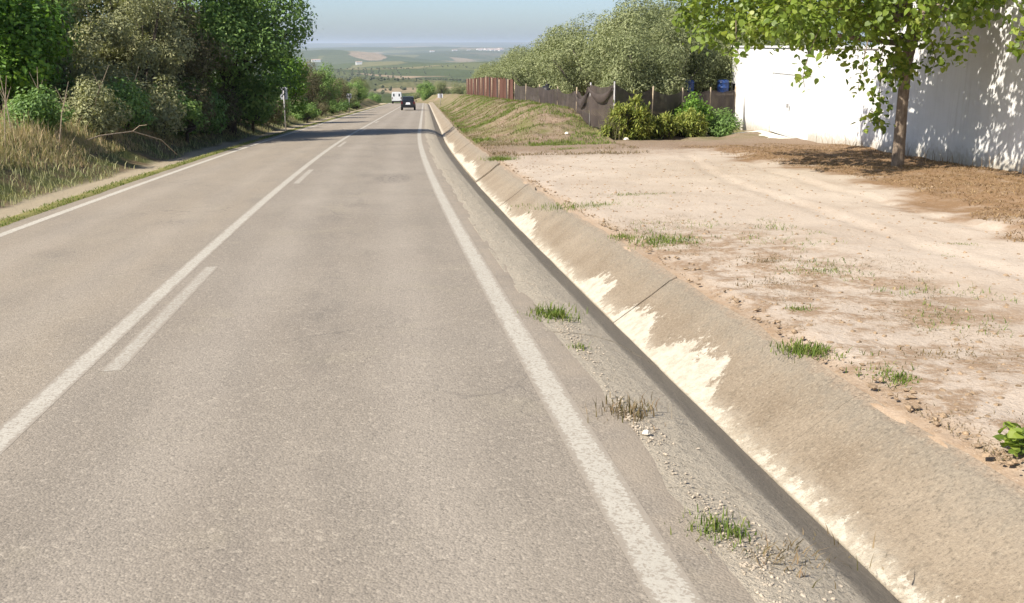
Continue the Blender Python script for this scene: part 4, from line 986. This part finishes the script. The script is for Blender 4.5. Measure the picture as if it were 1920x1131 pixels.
# ------------------------------------------------------------------ signs seen from behind / edge
def sign(loc, w, h, top, rz, label):
    e = empty('road_sign', loc, label, 'sign', 'roadside signs', rz)
    V, F = tube([[0, 0, -.3], [0, 0, top]], .04, 10); obj('post', mesh_np('post', V, F, smooth=True), M['galv'], parent=e)
    V, F = box(-w / 2, w / 2, .045, .07, top - h, top); p = obj('panel', mesh_np('panel', V, F), M['signw'], parent=e)
    V, F = box(-w * .16, w * .16, .012 - .02, .0435, top - h * .98, top - .02); obj('bracket', mesh_np('bracket', V, F), M['signd'], parent=p)
sign(onL(-8.15, 60.5), .45, .72, 2.6, .1, 'pale sign with dark upright bracket beside the tall hedge tree')
sign(onL(-8.7, 119.), .55, .55, 2.2, .1, 'small white sign low on the hedge bank before the crest')
sign(onR(2.75, 151.), .8, .62, 1.7, 0, 'small white sign where the grassy bank meets the crest')

# ------------------------------------------------------------------ vehicles
def body_loft(secs):
    """secs: (y, [(x,z)...half profile from bottom centre to top centre])"""
    V = []; F = []
    for y, pr in secs:
        full = pr + [(-x, z) for x, z in reversed(pr)]
        V += [[x, y, z] for x, z in full]
    n = 2 * len(secs[0][1])
    for i in range(len(secs) - 1):
        for k in range(n): F.append([i * n + k, i * n + (k + 1) % n, (i + 1) * n + (k + 1) % n, (i + 1) * n + k])
    e0 = np.array([list(range(n))[::-1]]); e1 = np.array([list(range((len(secs) - 1) * n, len(secs) * n))])
    return np.array(V, float), [np.array(F), e0, e1]
def wheel(parent, x, y, r, w):
    V, F = lathe([(r * .6, -w / 2), (r * .92, -w / 2), (r, -w * .3), (r, w * .3), (r * .92, w / 2), (r * .6, w / 2)], 20); V = V[:, [2, 1, 0]]
    t = obj('wheel', mesh_np('wheel', V, F, smooth=True), M['tyre'], parent=parent, loc=(x, y, r))
    V, F = lathe([(0, -w * .4), (r * .58, -w * .42), (r * .6, w * .42), (0, w * .4)], 14); obj('rim', mesh_np('rim', V[:, [2, 1, 0]], F), M['chrome'], parent=t)
slope = math.atan(.047)
def suv(loc, rz, label):
    e = empty('dark_car', loc, label, 'car', rz=rz); e.rotation_euler = (-slope, 0, rz)
    lo = [(0, .32), (.78, .32), (.88, .5), (.9, .78), (.88, 1.0), (.82, 1.06), (0, 1.08)]
    def sec(y, k, zk=1.0): return (y, [(x * k, .32 + (z - .32) * zk) for x, z in lo])
    V, F = body_loft([sec(-2.15, .9, .82), sec(-2.05, .97, .98), sec(-1.5, 1, 1), sec(.9, 1, 1), sec(1.4, .99, .95), sec(2.05, .95, .88), sec(2.2, .86, .7)])
    obj('body', mesh_np('body', V, F), M['carpaint'], parent=e)
    def g(y, top, k=1.0): return (y, [(0, 1.04), (.80 * k, 1.04), (.76 * k, 1.1), (.68 * k, top - .05), (.6 * k, top), (0, top + .02)])
    V, F = body_loft([g(-2.0, 1.12), g(-1.85, 1.55), g(-1.6, 1.66), g(.1, 1.68), g(.5, 1.6), g(1.2, 1.1)])
    cab = obj('cabin', mesh_np('cabin', V, F), M['carpaint'], parent=e)
    V = np.array([[-.62, -2.0, 1.14], [.62, -2.0, 1.14], [.55, -1.875, 1.52], [-.55, -1.875, 1.52]]) + [0, -.02, 0]; obj('rear_window', mesh_np('rear_window', V, np.array([[0, 1, 2, 3]])), M['glass'], parent=e)
    for s in (-1, 1):
        V = np.array([[.765, -1.6, 1.12], [.765, .7, 1.12], [.70, .25, 1.53], [.70, -1.5, 1.53]]) * [s, 1, 1] + [s * .015, 0, 0]; obj('side_window', mesh_np('side_window', V, np.array([[0, 1, 2, 3]])), M['glass'], parent=e)
        V, F = box(-.08, .08, -.05, .03, -.16, .16); obj('tail_light', mesh_np('tail_light', V + [s * .76, -2.13, .92], F), M['red'], parent=e)
        V, F = tube([[s * .6, -1.5, 1.72], [s * .6, 0, 1.74]], .02, 6); obj('roof_rail', mesh_np('roof_rail', V, F), M['chrome'], parent=e)
        V, F = box(-.09, .09, -.05, .05, -.06, .08); obj('mirror', mesh_np('mirror', V + [s * .98, .75, 1.1], F), M['carpaint'], parent=e)
        for y in (-1.32, 1.38): wheel(e, s * .80, y, .35, .22)
    V, F = body_loft([(-2.22, [(0, .42), (.8, .42), (.84, .5), (.8, .62), (0, .62)]), (-2.0, [(0, .40), (.86, .40), (.9, .5), (.86, .64), (0, .64)])]); obj('bumper', mesh_np('bumper', V, F), M['blackp'], parent=e)
    V = np.array([[-.30, -2.17, .70], [.30, -2.17, .70], [.22, -2.165, .96], [-.22, -2.165, .96]]); obj('plate_with_glint', mesh_np('plate_with_glint', V, np.array([[0, 1, 2, 3]])), M['plate_glint'], parent=e)  # white trapezoid: number plate plus a painted reflection on the hatch
suv(P3(-1.75, 124.), math.atan(-.055), 'dark car seen from behind in the right lane at the crest')
def van(loc, rz, label):
    e = empty('white_van', loc, label, 'van', rz=rz); e.rotation_euler = (-slope, 0, rz)
    lo = [(0, .45), (.9, .45), (.98, .6), (1.0, 1.4), (.96, 2.1), (.86, 2.32), (0, 2.36)]
    def sec(y, k=1.0, zk=1.0): return (y, [(x * k, .45 + (z - .45) * zk) for x, z in lo])
    V, F = body_loft([sec(-2.6, .97, .97), sec(-2.5, 1, 1), sec(1.0, 1, 1), sec(1.6, .97, .92), sec(2.2, .95, .5), sec(2.75, .9, .42), sec(2.85, .85, .33)]); obj('body', mesh_np('body', V, F), M['vanw'], parent=e)
    V = np.array([[-.8, 1.66, 2.1], [.8, 1.66, 2.1], [.86, 2.2, 1.42], [-.86, 2.2, 1.42]]) + [0, .02, .03]; obj('windscreen', mesh_np('windscreen', V, np.array([[3, 2, 1, 0]])), M['glass'], parent=e)
    for s in (-1, 1):
        V, F = box(-.06, .06, -.03, .03, -.2, .2); obj('tail_light', mesh_np('tail_light', V + [s * .88, -2.6, 1.1], F), M['red'], parent=e)
        V = np.array([[s * .55, -2.615, 1.45], [s * .55 + .3, -2.615, 1.45], [s * .55 + .3, -2.6, 2.0], [s * .55, -2.6, 2.0]]) - [.15, 0, 0]; obj('rear_window', mesh_np('rear_window', V, np.array([[0, 1, 2, 3]])), M['glass'], parent=e)
        for y in (-1.7, 1.7): wheel(e, s * .88, y, .36, .24)
    V, F = box(-.92, .92, -2.68, -2.55, .36, .56); obj('bumper', mesh_np('bumper', V, F), M['blackp'], parent=e)
van(P3(-5.4, 205.), math.atan(-.055), 'white van in the far lane beyond the dark car')

# ------------------------------------------------------------------ far houses and groves
def far_house(x, y, w, dpt, h, rz, label, group=None):
    z = float(terr(x, y)); e = empty('distant_house', (x, y, z), label, 'house', group, rz)
    V, F = box(-w / 2, w / 2, -dpt / 2, dpt / 2, -3, h); obj('wall', mesh_np('wall', V, F), M['farwhite'], parent=e)
    V = np.array([[-w / 2 - .4, -dpt / 2 - .4, h], [w / 2 + .4, -dpt / 2 - .4, h], [w / 2 + .4, dpt / 2 + .4, h], [-w / 2 - .4, dpt / 2 + .4, h], [-w / 2 - .4, 0, h + dpt * .22], [w / 2 + .4, 0, h + dpt * .22]])
    obj('roof', mesh_np('roof', V, [np.array([[0, 1, 5, 4], [2, 3, 4, 5]]), np.array([[3, 0, 4], [1, 2, 5]])]), M['tile'], parent=e)
def dirpx(a, r): return math.sin(R(a)) * r, math.cos(R(a)) * r
r_ = np.random.default_rng(9)
for i in range(30):
    a = 6.35 + 1.35 * r_.random(); rr_ = 8650 + 550 * r_.random(); x, y = dirpx(a, rr_)
    far_house(x, y, 22 + 26 * r_.random(), 12 + 8 * r_.random(), 7 + 7 * r_.random(), r_.uniform(-.5, .5), 'tiny white house in the village on the distant ridge', 'houses of the distant village')
for a, rr_, w, lab in ((-2.95, 4700, 40, 'white farm building on the distant slope nearest the hedge'), (-.55, 3350, 20, 'lone white farmhouse in the middle of the valley'), (4.95, 8200, 44, 'white house on the ridge a little before the village'), (3.65, 7700, 34, 'faint white house on the ridge left of centre'), (5.75, 8300, 30, 'small white house just short of the village')):
    x, y = dirpx(a, rr_); far_house(x, y, w, w * .4, 9, .2, lab)

# olive groves down in the valley: beyond counting
def blobs(name, pts, size, seed, mat, label):
    r = np.random.default_rng(seed); nu, nv = 7, 5
    ang = np.arange(nu) / nu * 6.283; ph = np.linspace(-1.2, 1.45, nv)
    base = np.array([[math.cos(a) * math.cos(p), math.sin(a) * math.cos(p), math.sin(p)] for p in ph for a in ang])
    F0 = np.array([[i * nu + k, i * nu + (k + 1) % nu, (i + 1) * nu + (k + 1) % nu, (i + 1) * nu + k] for i in range(nv - 1) for k in range(nu)])
    n = len(pts); s = size * r.uniform(.7, 1.2, n)
    V = pts[:, None, :] + s[:, None, None] * base[None] * r.uniform(.65, 1.25, (n, len(base), 1)) * np.array([1, 1, .85]); V[..., 2] += s[:, None] * .8
    F = (F0[None] + np.arange(n)[:, None, None] * len(base)).reshape(-1, 4)
    rn = np.repeat(r.random(n), len(F0))
    obj(name, mesh_np(name, V.reshape(-1, 3), F, rnd=rn, smooth=False), M[mat], label=label, cat='trees', kind='stuff')
g = []
for r0, r1, sp in ((300, 700, 9.), (700, 1500, 11.), (1500, 2600, 15.)):
    xs = np.arange(-.13 * r1, .24 * r1, sp); ys = np.arange(r0, r1, sp); X, Y = np.meshgrid(xs, ys); X = X.ravel() + r_.normal(size=X.size) * 2.2; Y = Y.ravel() + r_.normal(size=Y.size) * 2.6
    rr2 = np.hypot(X, Y); aa = X / Y
    k = (rr2 >= r0) & (rr2 < r1) & (aa > -.11) & (aa < .17) & (fbm(X / 130., Y / 300., 131, 4) + .25 * r_.normal(size=len(X)) > .16) ; g.append(np.stack([X[k], Y[k], terr(X[k], Y[k])], 1))
g = np.concatenate(g)
blobs('olive_grove', g, 1.8, 133, 'grove', 'far olive groves dotted over the valley fields')

# ------------------------------------------------------------------ haze
vz = np.zeros(len(val.data.vertices) * 3, np.float32); val.data.vertices.foreach_get('co', vz); vz = vz.reshape(-1, 3)[:, 2]
HZB, HZT = float(vz.min()) - 1.0, max(float(vz.max()) + 2.0, 16.0)
hz_ = NT('haze'); hz_.N.remove(hz_.p)
vol = hz_.N.new('ShaderNodeVolumePrincipled'); vol.inputs['Color'].default_value = (.76, .87, 1.0, 1); vol.inputs['Density'].default_value = 8.0e-5; vol.inputs['Anisotropy'].default_value = .2
hz_.L.new(vol.outputs[0], hz_.out.inputs['Volume'])
V, F = box(-30500, 30500, -30500, 30500, HZB, HZT)
obj('haze', mesh_np('haze', V, F), hz_.m, kind='stuff', label='pale blue haze lying over the valley')
